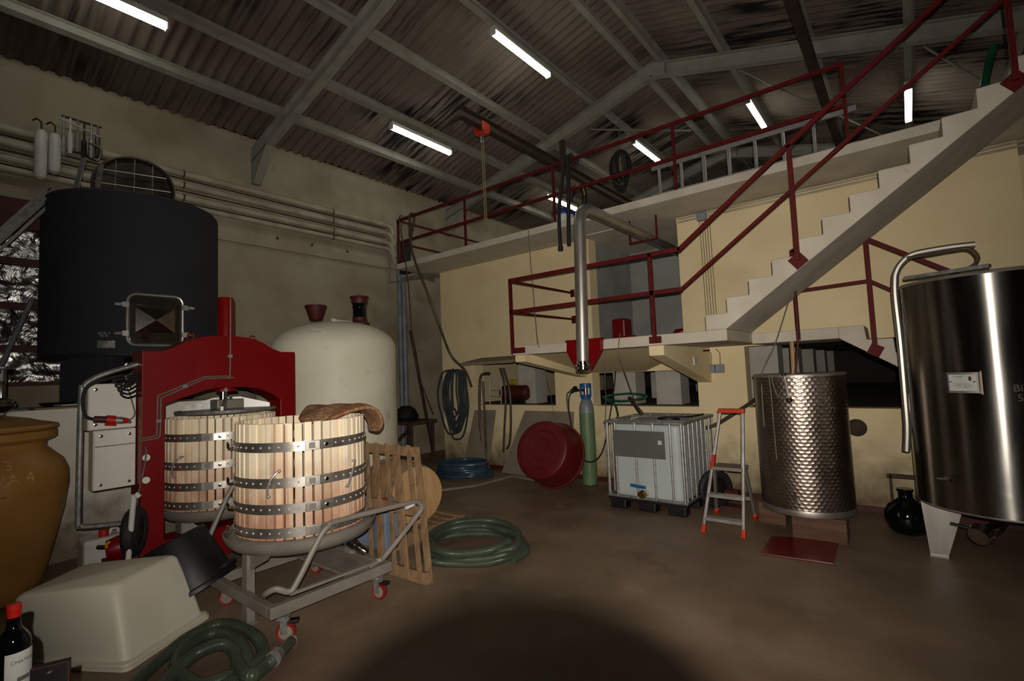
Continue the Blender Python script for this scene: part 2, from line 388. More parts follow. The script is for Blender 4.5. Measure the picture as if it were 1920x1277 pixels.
# roof: corrugated sheets, purlins, portal rafters
ceil = struct_root('ceiling', (-3.47, 8, 7.8))
def sheet_mb(L):
    P = 48; Y = 1.062
    def fn(u, v):
        y = u*Y; return (v*L, y-Y/2, .03*math.cos(2*PI*6*u))
    return MB().grid(fn, P, 1)
SL = math.atan(.262); SR = math.atan(.285)
nl, nr = 5, 6
LL = (5.73/math.cos(SL))/nl; LR = (7.35/math.cos(SR))/nr
ORIG['__s'] = V3((0, 0, 0))
first = {}
for side, n, L, sl in (('l', nl, LL, SL), ('r', nr, LR, SR)):
    src = None
    for i in range(n):
        for j in range(21):
            y = -2.9 + 1.05*j + .52
            if side == 'l':
                x0 = -9.2 + i*L*math.cos(sl); rot = (0, -sl + random.uniform(-.004, .010), 0)
            else:
                x0 = 3.88 - i*L*math.cos(sl); rot = (0, -sl + random.uniform(-.004, .010), PI)
            x0 += random.uniform(-.03, .03); z = roof_z(x0) + .012*i % .02
            lc = V3((x0, y, z)) - V3((-3.47, 8, 7.8))
            if src is None:
                mb = sheet_mb(L+.12); src = obj('roof_sheet', mb, M['sheet'], None, smooth=80); src.parent = ceil
                src.location = lc; src.rotation_euler = rot
            else: place(src, ceil, lc, rot)
PX = [-8.19, -7.22, -6.03, -4.76, -3.72, -3.22, -2.12, -.86, .37, 1.6, 2.8]
for x in PX:
    z = roof_z(x)-.04
    sl = SL if x < -3.47 else -SR
    m = MB(); ax = V3((math.cos(sl), 0, math.sin(sl))); nz = V3((-math.sin(sl), 0, math.cos(sl)))
    c = V3((x, 8.1, z))
    for a, d, w, h in ((0, -.015, .10, .012), (0, -.165, .10, .012), (0, -.09, .012, .15)):
        m.obox(c + ax*a + nz*d, ax*(w/2), V3((0, 10.9, 0)), nz*(h/2))
    obj('purlin', m, M['steelpaint'], ceil, smooth=0)
for Y in (-.8, 4.1, 9.0, 13.9):
    for side in (0, 1):
        xa, xb = ((XL+.02, -3.47) if side == 0 else (-3.47, 3.75))
        sl = SL if side == 0 else -SR
        a = V3((xa, Y, roof_z(xa)-.33)); b = V3((xb, Y, roof_z(xb)-.33)); t = (b-a).normalized(); nz = V3((-t.z, 0, t.x))
        m = MB(); mid = (a+b)/2; hl = (b-a).length/2+.02
        for d, w, h in ((.12, .075, .010), (-.12, .075, .010), (0, .007, .12)):
            m.obox(mid+nz*d, t*hl, V3((0, w, 0)), nz*h)
        r = obj('rafter', m, M['steelpaint'], ceil, smooth=0)
        # haunch: the tapered foot of the rafter on the wall
        if side == 0:
            m = MB(); m.prism([(XL+.002, 5.47), (XL+.10, 5.47), (XL+.62, 6.06), (XL+.5, 6.2), (XL+.002, 6.08)], lambda u, v, tt: (u, tt, v), Y-.075, Y+.075)
            obj('haunch', m, M['steelpaint'], ceil, smooth=0)
for Y in (-.8, 4.1, 9.0, 13.9):
    zr = roof_z(-3.47)-.33
    obj('ridge_plate', MB().prism([(-3.75, zr-.19), (-3.47, zr-.165), (-3.19, zr-.19), (-3.19, zr+.04), (-3.47, zr+.12), (-3.75, zr+.04)], lambda u, v, tt: (u, tt, v), Y-.074, Y+.074), M['steelpaint'], ceil, smooth=0)
# wind bracing near the far bay
for p, q in (((-2.0, 9.3, 7.05), (.2, 13.6, 6.45)), ((.2, 9.3, 6.45), (-2.0, 13.6, 7.05)), ((.5, 9.3, 6.33), (2.7, 13.6, 5.75)), ((2.7, 9.3, 5.75), (.5, 13.6, 6.33)), ((-5.0, 9.3, 7.0), (-3.6, 11.5, 7.3))):
    obj('wind_brace', MB().tube([p, q], .018, 6), M['steelpaint'], ceil)
# monorail beams hung below the rafters
def ibeam(name, x, z, y0, y1, label):
    m = MB(); m.box(x-.06, x+.06, y0, y1, z+.08, z+.095).box(x-.06, x+.06, y0, y1, z-.095, z-.08).box(x-.006, x+.006, y0, y1, z-.08, z+.08)
    for y in (9.0, 13.9):
        if y0 < y < y1: m.box(x-.05, x+.05, y-.05, y+.05, z+.09, roof_z(x)-.45)
    return tag(obj(name, m, M['rust'], smooth=0), label, 'beam')
ibeam('monorail_beam', -5.56, 6.22, 5.85, 14.6, 'brown steel monorail beam with the red hoist hanging from it')
ibeam('monorail_beam', -.86, 6.52, 4.5, 14.6, 'dark steel beam under the roof to the right, above the aluminium ladder')

# ------------------------------------------------------------------ vat block: the facade
wb = MB(); T = YF+.25
wb.box(-7.74, 3.8, YF, T, 0, 1.22); wb.box(-7.74, -6.81, YF, T, 1.22, 2.05); wb.box(-7.74, -4.1, YF, T, 2.05, 4.03)
wb.box(-4.9, -4.15, YF, T, 1.22, 2.05); wb.box(-2.42, -1.76, YF, T, 1.22, 2.05); wb.box(-2.58, 1.04, YF, T, 2.05, 4.03)
wb.box(-4.15, -2.42, YF, T, 1.76, 2.14); wb.box(.75, 3.8, YF, T, 1.22, 2.05); wb.box(-7.74, -7.5, T, 14, 0, 4.03)
wb.box(1.04, 3.8, YF+.6, T+.6, 2.05, 4.03); wb.box(1.0, 1.04, T, YF+.6, 2.05, 4.03)
wall = struct('wall_back', wb, M['plaster'], smooth=0)
struct('baseboard_back', MB().box(-7.74, 3.8, YF-.012, YF, 0, .07), M['darkred'], smooth=0)
rc = MB(); rc.box(-4.35, -2.4, 8.9, 9.1, 2.05, 4.03); rc.box(-2.58, -2.4, T, 8.9, 2.05, 4.03); rc.box(-4.35, -4.1, T, 8.9, 2.05, 4.03)
rc.box(-4.1, -2.58, YF-.02, 8.9, 2.02, 2.14)
struct('wall_recess', rc, M['grey'], smooth=0)
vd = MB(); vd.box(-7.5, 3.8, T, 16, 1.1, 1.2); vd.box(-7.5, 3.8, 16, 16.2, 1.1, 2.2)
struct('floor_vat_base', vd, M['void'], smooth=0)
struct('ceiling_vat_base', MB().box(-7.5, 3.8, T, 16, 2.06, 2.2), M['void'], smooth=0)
pm = MB().box(-.21, .21, -.19, .19, -.43, .43)
psrc = None
for x in (-6.05, -3.92, -3.14, -1.70, .3):
    for y in ((8.2, 9.9, 11.6, 13.3, 15.0) if x in (-1.70, .3) else (8.2, 12.5)):
        if psrc is None:
            psrc = obj('pillar', pm, M['pillar'], None, smooth=0); psrc.parent = wall; psrc.location = (x, y, 1.63)
        else: place(psrc, wall, (x, y, 1.63))
# pillar in the shadow between the first two
place(psrc, wall, (-3.95, 9.9, 1.63))

# upper walkway, landing, chute, brackets
wk = MB().box(-8.06, 3.8, 6.4, 16, 4.03, 4.14)
tag(obj('walkway_slab', wk, M['concrete'], smooth=0, bevel=.012), 'pale concrete walkway slab running along the top of the cream vats', 'walkway')
YB = 6.6
ld = MB(); ld.box(-4.43, -1.50, 5.55, YF-.002, 2.065, 2.19); ld.box(-1.5, -.60, YB, YF-.002, 2.05, 2.18)
def stp(u, v, t): return (u, t, v)
ld.prism([(-.6, 2.05), (-.6, 2.18), (-.365, 2.18), (-.35, 2.02), (-.12, 2.02), (-.11, 1.86), (.13, 1.86), (.14, 1.70), (.38, 1.70), (.39, 1.54), (.63, 1.54), (.64, 1.38), (.88, 1.38), (.89, 1.22), (1.13, 1.22), (1.14, 1.06), (1.38, 1.06), (1.39, .90), (1.63, .90), (1.64, .74), (1.88, .74), (1.89, .58), (2.13, .58), (2.14, .42), (2.38, .42), (2.39, .26), (2.63, .26), (2.64, .10), (2.88, .10), (2.88, 0), (2.42, 0)], stp, YB, YF-.003)
tag(obj('landing', ld, M['concrete'], smooth=0, bevel=.01), 'white concrete landing halfway up, with steps going down behind the steel tank', 'landing')
lo = MB()
for x in (-2.41, -4.43): lo.prism([(5.6, 2.065), (5.6, 1.95), (7.3, 1.57), (7.3, 2.065)], lambda u, v, t: (t, u, v), x, x+.18)
tag(obj('landing_bracket', MB().prism([(5.6, 2.063), (5.6, 1.95), (7.298, 1.57), (7.298, 2.063)], lambda u, v, t: (t, u, v), -2.40, -2.22), M['plaster'], smooth=0), 'cream triangular concrete bracket under the landing, right of the red hopper', 'bracket')
tag(obj('landing_bracket', MB().prism([(5.6, 2.063), (5.6, 1.97), (7.298, 1.70), (7.298, 2.063)], lambda u, v, t: (t, u, v), -4.42, -4.24), M['plaster'], smooth=0), 'cream triangular concrete bracket at the left end of the landing', 'bracket')
ch = MB(); ch.add([(-4.22, 5.75, 2.06), (-2.42, 5.75, 2.06), (-2.42, 7.295, 2.06), (-4.22, 7.295, 2.06), (-4.2, 7.295, 1.765), (-3.2, 7.295, 1.765)],
                  [(0, 1, 2, 3), (0, 4, 5, 1), (1, 5, 2), (3, 2, 5, 4), (0, 3, 4)])
tag(obj('chute', ch, M['plaster'], smooth=0), 'sloping cream concrete chute under the landing behind the red hopper', 'chute')
op = MB().obox((-6.0, 7.0, 2.07), (.62, 0, -.0), (0, .3, .05), (0, -.004, .025))
tag(obj('sloping_panel', op, M['board'], smooth=0), 'dark sloping panel over the opening with the red compressor', 'panel')

# staircase
st = [(-1.715, 2.19)]
for i in range(14):
    st += [(-1.715+.2305*i, 2.36+.1645*i), (-1.715+.2305*(i+1), 2.36+.1645*i)]
xe = st[-1][0]; sof = lambda x: 2.19+.735*(x+1.53)
st += [(xe, sof(xe)-.02), (-1.50, 2.19)]
tag(obj('staircase', MB().prism(st, stp, 5.55, YB-.002), M['concrete'], smooth=0, bevel=.01), 'white concrete staircase rising from the landing to the upper right', 'stairs')

kb = [onZ(822, 921), onZ(890, 912), onZ(962, 893), onZ(1012, 903)]
m = MB()
for p, q in zip(kb, kb[1:]): m.bar(p+V3((0, 0, .015)), q+V3((0, 0, .015)), .07, .03)
struct('trim_2', m, M['board'], smooth=0)
# ------------------------------------------------------------------ railings
def rail_root(name, label, loc): return thing(name, label, 'railing', loc)
def plate(c, s, parent, ang=0, n=(0, 1, 0)):
    ca, sa = math.cos(ang)*s/2, math.sin(ang)*s/2
    obj('foot_plate', MB().obox(c, (ca, 0, sa), (-sa, 0, ca), (0, .006, 0)), M['redrail'], parent, smooth=0)
Yr = 5.52
t = rail_root('stair_railing', 'dark red steel railing climbing the front of the white staircase', (-1.9, Yr, 2.2))
obj('top_rail', MB().bar((-1.95, Yr, 3.12), (1.30, Yr, 5.48), .04, .045), M['redrail'], t, smooth=0)
obj('mid_rail', MB().bar((-1.95, Yr, 2.67), (1.30, Yr, 5.01), .03, .035), M['redrail'], t, smooth=0)
for x, z in ((-.785, 2.80), (.82, 3.97)):
    obj('post', MB().bar((x, Yr, z), (x, Yr, z+1.16), .04, .04), M['redrail'], t, smooth=0); plate((x, Yr+.02, z), .13, t, .65)
t = rail_root('landing_railing', 'dark red steel railing around the landing, in front of the duct', (-4.4, Yr, 2.1))
for z in (3.14, 2.685):
    obj('rail', MB().bar((-4.42, Yr, z), (-1.93, Yr, z-.01), .04, .05), M['redrail'], t, smooth=0)
    obj('return_rail', MB().bar((-4.42, Yr, z), (-4.45, YF, z+.01), .03, .03), M['redrail'], t, smooth=0)
    obj('wall_plate', MB().box(-4.49, -4.41, YF-.012, YF, z-.06, z+.07), M['redrail'], t, smooth=0)
for x in (-4.40, -2.29):
    obj('post', MB().bar((x, Yr, 2.1), (x, Yr, 3.14), .04, .04), M['redrail'], t, smooth=0)
    obj('foot_plate', MB().box(x-.02 if x < -4 else x-.07, x+.20 if x < -4 else x+.07, Yr, 5.55, 2.09, 2.17), M['redrail'], t, smooth=0)
Yr = 6.57
t = rail_root('lower_stair_railing', 'dark red railing beside the steps going down behind the steel tank', (-.28, Yr, 1.9))
obj('post', MB().bar((-.28, Yr, 1.88), (-.28, Yr, 3.12), .045, .045), M['redrail'], t, smooth=0); plate((-.28, Yr+.015, 1.9), .12, t, -.5)
obj('top_rail', MB().bar((-.28, Yr, 3.11), (2.3, Yr, 1.27), .04, .045), M['redrail'], t, smooth=0)
obj('top_rail', MB().bar((-.99, Yr, 3.11), (-.28, Yr, 3.11), .04, .045), M['redrail'], t, smooth=0)
obj('mid_rail', MB().bar((-.28, Yr, 2.65), (2.3, Yr, .81), .03, .035), M['redrail'], t, smooth=0)
obj('mid_rail', MB().bar((-.99, Yr, 2.63), (-.28, Yr, 2.65), .03, .035), M['redrail'], t, smooth=0)
obj('post', MB().bar((-.99, Yr, 2.06), (-.99, Yr, 3.12), .04, .04), M['redrail'], t, smooth=0)
obj('post', MB().bar((1.6, Yr, .74), (1.6, Yr, 1.78), .04, .04), M['redrail'], t, smooth=0)
Yr = 6.44
t = rail_root('walkway_railing', 'long dark red railing along the edge of the upper walkway', (-8.03, Yr, 4.14))
for z in (5.05, 4.58):
    obj('rail', MB().bar((-8.05, Yr, z), (-.33, Yr, z+.005), .04, .045), M['redrail'], t, smooth=0)
    obj('return_rail', MB().bar((-8.03, Yr, z), (-8.03, 10.5, z), .03, .035), M['redrail'], t, smooth=0)
for x in (-8.03, -6.12, -4.18, -2.25, -.35): obj('post', MB().bar((x, Yr, 4.14), (x, Yr, 5.05), .035, .035), M['redrail'], t, smooth=0)
obj('post', MB().bar((-8.03, 10.4, 4.14), (-8.03, 10.4, 5.05), .035, .035), M['redrail'], t, smooth=0)

# ------------------------------------------------------------------ fluorescent fittings
def fitting(x, y0, y1, z):
    t = thing('ceiling_light', '', 'ceiling light', (x, y0, z), 'fluorescent battens under the roof')
    obj('housing', MB().box(x-.055, x+.055, y0, y1, z+.03, z+.10), M['white'], t, smooth=0, bevel=.008)
    obj('lamp_tube', MB().tube([(x, y0+.02, z), (x, y1-.02, z)], .05, 12), M['tube'], t)
    for y in (y0, y1): obj('end_cap', MB().box(x-.055, x+.055, y-.01, y+.02, z-.05, z+.05), M['white'], t, smooth=0, bevel=.008)
    obj('hanger', MB().tube([(x, y0+.3, z+.10), (x, y0+.3, roof_z(x)-.2)], .006, 6).tube([(x, y1-.3, z+.10), (x, y1-.3, roof_z(x)-.2)], .006, 6), M['galv'], t)
    return t
LAB = {(-7.19, 0): 'lit fluorescent batten at the top left corner above the dark tank', 
       (-7.19, 1): 'lit fluorescent batten over the cream tank, left of the red hoist', (-4.66, 1): 'lit fluorescent batten high in the middle of the left roof slope',
       (-7.19, 2): 'lit fluorescent batten behind the black straps above the walkway', (-4.66, 2): 'lit fluorescent batten just right of the hanging cable coil',
       (-2.18, 2): 'lit fluorescent batten behind the middle of the aluminium ladder', (.32, 2): 'lit fluorescent batten beside the top of the staircase'}
for (x, k), lb in LAB.items():
    y = (.58, 5.66, 10.68)[k]; z = {-7.19: 6.47, -4.66: 7.09, -2.18: 7.12, .32: 6.41}[x]
    f = fitting(x, y, y+1.52, z); f['label'] = lb

def hose(name, pts, r, m, parent=None, n=10, sub=8, closed=False, label=None, cat=None, group=None):
    P = spline(pts, sub, closed); mb = MB().tube(P, r, n, closed)
    o = obj(name, mb, m, parent, smooth=70)
    me = o.data; uv = me.uv_layers.new(name='length'); cum = [0]
    for i in range(1, len(P)): cum.append(cum[-1]+(P[i]-P[i-1]).length)
    li = np.zeros(len(me.loops), dtype=np.int32); me.loops.foreach_get('vertex_index', li)
    a = np.zeros((len(me.loops), 2), dtype=np.float32); a[:, 0] = np.array(cum)[np.minimum(li//n, len(P)-1)]
    uv.data.foreach_set('uv', a.ravel())
    if cat: tag(o, label, cat, group)
    return o
def txt(name, s, size, fn, m, parent): return obj(name, text_mb(s, size, fn), m, parent, smooth=0)
def oncyl(c, R, a0, z0): return lambda x, y: (c[0]+(R+.002)*math.cos(a0+x/R), c[1]+(R+.002)*math.sin(a0+x/R), z0+y)

# ------------------------------------------------------------------ insulated black tank on the plinth
c = (-8.1, 2.03); R = .955
t = thing('insulated_tank', 'big black insulated wine tank standing on the white plinth by the left wall', 'tank', (c[0], c[1], 1.62))
obj('shell', MB().lathe([(R-.02, 2.2), (R, 2.21), (R, 4.17), (R-.02, 4.20), (R-.1, 4.22), (.3, 4.38), (.001, 4.40)], (c[0], c[1], 0), 72), M['tank_black'], t, smooth=30)
obj('bottom_rim', MB().lathe([(R+.004, 2.2), (R+.006, 2.23), (R+.004, 2.24)], (c[0], c[1], 0), 72, caps=False), M['blackrub'], t)
for a in (-.86, 1.9, 2.6, 4.2):
    ca, sa = math.cos(a), math.sin(a); p = V3((c[0]+ca*.66, c[1]+sa*.66, 1.92))
    w = .27 if a == -.86 else .10
    obj('leg', MB().obox(p, (-sa*w, ca*w, 0), (ca*.10, sa*.10, 0), (0, 0, .30)), M['tank_black'], t, smooth=0, bevel=.01)
# manway door: rounded square frame with clamps
dirc = math.atan2(-c[1], -c[0])
ah = dirc + .20
rx, ry = V3((-math.sin(ah), math.cos(ah), 0)), V3((0, 0, 1)); nn = V3((math.cos(ah), math.sin(ah), 0))
hc = V3((c[0], c[1], 2.625)) + nn*(R+.035)
def rr(w, h, r, k=6):
    out = []
    for i, (sx, sy) in enumerate(((1, 1), (-1, 1), (-1, -1), (1, -1))):
        for j in range(k+1):
            a = PI/2*i + PI/2*j/k
            out.append((sx*(w-r)+r*math.cos(a), sy*(h-r)+r*math.sin(a)))
    return out
man = obj('manway_door', MB().prism(rr(.265, .29, .08), lambda u, v, tt: hc+rx*u+ry*v+nn*tt, -.07, .0), M['chrome'], t, smooth=30, bevel=.012)
dm = MB(); q = [hc+rx*a+ry*b+nn*.004 for a, b in ((-.2, -.15), (.2, -.15), (.2, .15), (-.2, .15))]
pk = hc+nn*.035
dm.add(q+[pk], [(0, 1, 4), (1, 2, 4), (2, 3, 4), (3, 0, 4)]); obj('pressed_panel', dm, M['chrome'], man, smooth=0)
obj('door_frame', MB().tube([hc+rx*u+ry*v+nn*.01 for u, v in rr(.28, .305, .09)], .014, 8, True), M['alu'], t)
for sy in (-.17, .17):
    for sx in (-1, 1):
        p = hc+rx*(.30*sx)+ry*sy+nn*.0
        obj('clamp', MB().tube([p, p+rx*sx*.05+nn*.03, p+rx*sx*.10+nn*.02], [.02, .022, .016], 8).obox(p+nn*.02, rx*.03, ry*.03, nn*.018), M['alu'], t)
obj('hinge_bar', MB().bar(hc-rx*.25+ry*.19+nn*.02, hc+rx*.25+ry*.19+nn*.02, .02, .02), M['chrome'], man, smooth=0)
ap = dirc-.285
f = oncyl(c, R+.002, ap, 2.335)
obj('name_plate', MB().grid(lambda u, v: f((u-.5)*.17, (v-.5)*.085), 6, 1), M['galv'], t)
txt('print_marks', 'SN 10 - 3\nHL 24', .03, oncyl(c, R+.003, ap-.02, 2.45), M['paper'], t)
# hatch lid standing open on top
lc = V3((-8.05, 1.99, 4.52)); ln = V3((.93, -.30, .16)).normalized(); lx = V3((0, 0, 1)).cross(ln).normalized(); lz = ln.cross(lx)
lid = obj('hatch_lid', MB().lathe([(.001, -.05), (.30, -.04), (.43, -.01), (.45, .02), (.455, .05), (.43, .05), (.40, .01), (.001, -.02)], lc, 48, ln), M['darkrefl'], t, smooth=40)
obj('lid_ring', MB().lathe([(.43, .045), (.455, .05), (.462, .03), (.45, -.01)], lc, 48, ln, caps=False), M['chrome'], lid)
lg = MB()
for k in (-.2, 0, .2):
    h = math.sqrt(.41**2-k*k)
    lg.tube([lc+lx*k-lz*h+ln*.045, lc+lx*k+lz*h+ln*.045], .005, 5); lg.tube([lc+lz*k-lx*h+ln*.045, lc+lz*k+lx*h+ln*.045], .005, 5)
obj('lid_grid', lg, M['galv'], lid)
for p, q in (((-7.55, 1.30, 4.2), (-7.62, 1.38, 4.62)), ((-7.6, 1.50, 4.2), (-7.65, 1.55, 4.60))):
    obj('lid_bracket', MB().bar(p, q, .05, .02), M['galv'], t, smooth=0)

# pipes along the left wall
pz = [(5.30, .055), (5.11, .055), (4.90, .055), (4.76, .045)]
for i, (z, r) in enumerate(pz):
    x = XL+.12
    P = [(x, -3, z), (x, 6.95-.02*i, z), (x+.02, 7.05, z-.04), (x+.03, 7.12+.02*i, z-.2-.05*i)]
    nm = ('uppermost', 'second', 'third', 'lowest')[i]
    o = thing('wall_pipe', nm + ' of the four fat white pipes along the left wall', 'pipe', (x, 2, z), 'white pipes along the left wall')
    obj('pipe_run', MB().tube(P, r, 12), M['pipe_white'], o)
    for y in (.4, 2.9, 5.6): obj('clip', MB().lathe([(r+.004, -.012), (r+.006, 0), (r+.004, .012)], (x, y, z), 14, (0, 1, 0), caps=False).box(XL, x, y-.012, y+.012, z-.01, z+.01), M['rust'], o)
for i, z in enumerate((5.225, 5.185, 5.02, 4.985, 4.83)):
    x = XL+.08
    tag(obj('wall_conduit', MB().tube([(x, -3, z), (x, 6.95, z)], .011, 8), M['rust'] if i % 2 == 0 else M['pipe_white']), ('thin rusty line just under the uppermost white wall pipe', 'thin pale line between the uppermost and second white wall pipes', 'thin rusty line just under the second white wall pipe', 'thin pale line between the second and third white wall pipes', 'thin rusty line just above the lowest white wall pipe')[i], 'pipe', 'thin lines between the wall pipes')
# wall studs along the concrete ledge of the left wall
for y, nb_ in zip((2.6, 3.4, 4.5, 5.2, 6.0), ('first', 'second', 'third', 'fourth', 'fifth')): tag(obj('wall_bolt', MB().lathe([(.02, 0), (.03, .02), (.001, .03)], (XL, y, 4.55), 8, (1, 0, 0)), M['rust']), nb_+' rusty wall bolt from the left under the white pipes', 'bolt', 'rusty bolts under the wall pipes')

# tools hung on the wall beside the tank
def hung(name, label, cat, y, z0, z1, r, m):
    x = XL+.26; o = thing(name, label, cat, (x, y, z0))
    obj('body', MB().lathe([(.3*r, z0), (.8*r, z0+.03), (r, z0+.10), (r, z1-.08), (.75*r, z1-.02), (.3*r, z1)], (x, y, 0), 20), m, o)
    obj('hook', MB().tube([(x, y, z1), (x, y, z1+.10), (x-.05, y-.04, z1+.16), (x-.2, y-.06, z1+.18)], .012, 6), M['rust'], o)
hung('white_cylinder', 'longer white cylinder hung on the left wall above the black tank', 'cylinder', 1.17, 4.66, 5.36, .068, M['white'])
hung('white_cylinder', 'shorter white cylinder hung beside the tool rack on the left wall', 'cylinder', 1.31, 4.78, 5.36, .066, M['white'])
t = thing('tool_rack', 'wall rack crowded with steel and brass fittings above the black tank', 'rack', (XL+.2, 1.55, 5.0))
for z in (5.66, 5.10): obj('rack_rail', MB().bar((XL+.2, 1.38, z), (XL+.2, 1.82, z-.01), .03, .02), M['rust'], t, smooth=0)
for k, y in enumerate((1.40, 1.47, 1.55, 1.62, 1.70, 1.77)):
    z1 = 5.64; z0 = 5.08 + .05*(k % 3)
    mm = (M['galv'], M['white'], M['cast'], M['black'], M['galv'], M['darkrefl'])[k]
    obj('fitting', MB().lathe([(.012, z1), (.014, z0+.30), (.03, z0+.28), (.032, z0+.08), (.022, z0)], (XL+.24, y, 0), 10), mm, t)
    obj('valve_handle', MB().tube([(XL+.24, y-.05, z1-.05-.02*k), (XL+.26, y+.05, z1-.06-.02*k)], .010, 6), M['galv'], t)
obj('hose_loop', MB().tube(spline([(XL+.27, 1.66, 5.35), (XL+.3, 1.80, 5.28), (XL+.3, 1.76, 5.1), (XL+.3, 1.64, 5.14), (XL+.27, 1.62, 5.3)], 6), .014, 6), M['darkrefl'], t)

# galvanised channel and pole on the far left
p, q = onX(92, 360, -7.95), onX(-40, 478, -7.95)
tag(obj('steel_channel', MB().bar(p, q, .11, .012, (1, 0, 0)).bar(p+V3((.02, 0, .05)), q+V3((.02, 0, .05)), .012, .05, (1, 0, 0)).bar(p+V3((.02, 0, -.05)), q+V3((.02, 0, -.05)), .012, .05, (1, 0, 0)).bar(p+V3((.0, 0.05, -.09)), q+V3((.0, .05, -.09)), .03, .03), M['galv'], smooth=0), 'sloping galvanised steel channel at the left edge, beside the tank top', 'channel')
p, q = onX(62, 558, -8.6), onX(-14, 720, -8.6)
tag(obj('steel_pole', MB().tube([p, q], .028, 10), M['grey_pipe']), 'grey steel pole leaning in front of the foil panels', 'pole')
t = thing('papers', 'flat grey board and papers lying on the plinth ledge under the tank', 'board', (-7.4, 1.2, 1.62))
obj('lower_board', MB().box(-7.6, -7.22, .95, 1.55, 1.622, 1.64), M['board'], t, smooth=0)
obj('upper_sheet', MB().obox((-7.45, 1.32, 1.655), (.1, .02, 0), (-.02, .16, .0), (0, 0, .006)), M['panel'], t, smooth=0)
tag(obj('plastic_tray', MB().lathe([(.10, 0), (.15, .05), (.16, .06), (.14, .05), (.09, .01)], (-7.75, 1.20, 1.625), 20), M['black']), 'small black tray on the plinth left of the tank leg', 'tray')

# ------------------------------------------------------------------ stoneware jar
c = (-6.48, .475)
prof = [(.40, 0), (.44, .03), (.47, .15), (.53, .40), (.595, .72), (.625, .95), (.622, 1.08), (.585, 1.18), (.50, 1.27), (.462, 1.31), (.465, 1.36), (.52, 1.385), (.535, 1.40), (.535, 1.455), (.515, 1.47), (.46, 1.47)]
def jr(z):
    for (r0, z0), (r1, z1) in zip(prof, prof[1:]):
        if z0 <= z <= z1 and z1 > z0: return r0+(r1-r0)*(z-z0)/(z1-z0)
    return .5
t = thing('stoneware_jar', 'large ochre stoneware wine jar with chalk letters at the left edge', 'jar', (c[0], c[1], 0))
obj('body', MB().lathe(prof, (c[0], c[1], 0), 64), M['amber'], t, smooth=40)
obj('jar_lid', MB().lathe([(.535, 1.475), (.545, 1.49), (.54, 1.515), (.42, 1.545), (.33, 1.575), (.16, 1.61), (.001, 1.615)], (c[0], c[1], 0), 64), M['amber'], t, smooth=40)
obj('airlock', MB().lathe([(.03, 1.60), (.03, 1.64), (.085, 1.68), (.10, 1.72), (.085, 1.755), (.03, 1.77), (.028, 2.02), (.06, 2.03), (.06, 2.045), (.001, 2.05)], (c[0]+.20, c[1]+.13, 0), 24), M['glass'], t)
obj('airlock_water', MB().lathe([(.02, 1.64), (.078, 1.685), (.086, 1.70), (.001, 1.70)], (c[0]+.20, c[1]+.13, 0), 20), M['wineglass'], t)
a0 = math.atan2(-c[1], -c[0])
def onjar(a, z0): return lambda x, y: (c[0]+(jr(z0+y)+.003)*math.cos(a+x/.6), c[1]+(jr(z0+y)+.003)*math.sin(a+x/.6), z0+y)
txt('chalk_writing', '2 x 3', .11, onjar(a0+.20, 1.20), M['chalkjar'], t)
txt('chalk_writing', 'LAVA 4', .13, onjar(a0+.26, 1.085), M['chalkjar'], t)
def tap(px, py, parent, s=1.0):
    p = onjar(a0+px, py)(0, 0); p = V3(p); n = V3((math.cos(a0+px), math.sin(a0+px), 0)); sd = V3((-n.y, n.x, 0))
    m = MB().tube([p-n*.01, p+n*.05*s], .018*s, 10).tube([p+n*.05*s+V3((0, 0, .03*s)), p+n*.05*s-V3((0, 0, .05*s))], .016*s, 10).bar(p+n*.05*s+V3((0, 0, .035*s)), p+n*.06*s+sd*.10*s+V3((0, 0, .05*s)), .012*s, .008*s)
    return obj('tap', m, M['chrome'], parent)
tap(.17, .93, t, .7); tap(-.02, .12, t, 1.3)

# ------------------------------------------------------------------ hydraulic press with its basket
PXc = -5.6
t = thing('wine_press', 'red arched hydraulic wine press with white control boxes at its left side', 'press', (PXc, 2.15, 0))
out = [(1.42, .02), (1.42, 2.15), (1.58, 2.15), (1.66, 2.18), (1.78, 2.25), (1.92, 2.295), (2.05, 2.31), (2.22, 2.31), (2.36, 2.295), (2.50, 2.25), (2.62, 2.18), (2.70, 2.15), (2.86, 2.15), (2.86, .02),
       (2.69, .02), (2.69, 1.62), (2.60, 1.69), (2.45, 1.755), (2.30, 1.78), (2.05, 1.78), (1.95, 1.765), (1.60, 1.65), (1.60, .02)]
obj('frame', MB().prism(out, lambda u, v, tt: (tt, u, v), PXc-.15, PXc+.15), M['redpress'], t, smooth=0, bevel=.006)
obj('bottom_beam', MB().box(PXc-.13, PXc+.13, 1.602, 2.688, .12, .40), M['redpress'], t, smooth=0, bevel=.006)
for y in (1.42, 2.69): obj('foot', MB().box(PXc-.3, PXc+.3, y-.01, y+.18, 0, .05), M['redpress'], t, smooth=0)
obj('hydraulic_cylinder', MB().lathe([(.10, 1.74), (.10, 1.77), (.075, 1.775), (.075, 2.70), (.068, 2.715), (.001, 2.715)], (PXc+.07, 2.16, 0), 32), M['redpress'], t)
obj('ram', MB().lathe([(.036, 1.60), (.036, 1.76)], (PXc, 2.16, 0), 20), M['chrome'], t)
for k in range(4):
    a = PI/4+PI/2*k
    obj('flange_bolt', MB().lathe([(.02, 1.745), (.02, 1.765), (.001, 1.77)], (PXc+.07+.085*math.cos(a), 2.16+.085*math.sin(a), 0), 6), M['redpress'], t)
pl = obj('pressing_plate', MB().lathe([(.001, 1.53), (.46, 1.53), (.465, 1.545), (.46, 1.56), (.001, 1.57)], (PXc, 2.2, 0), 48), M['galv'], t, smooth=30)
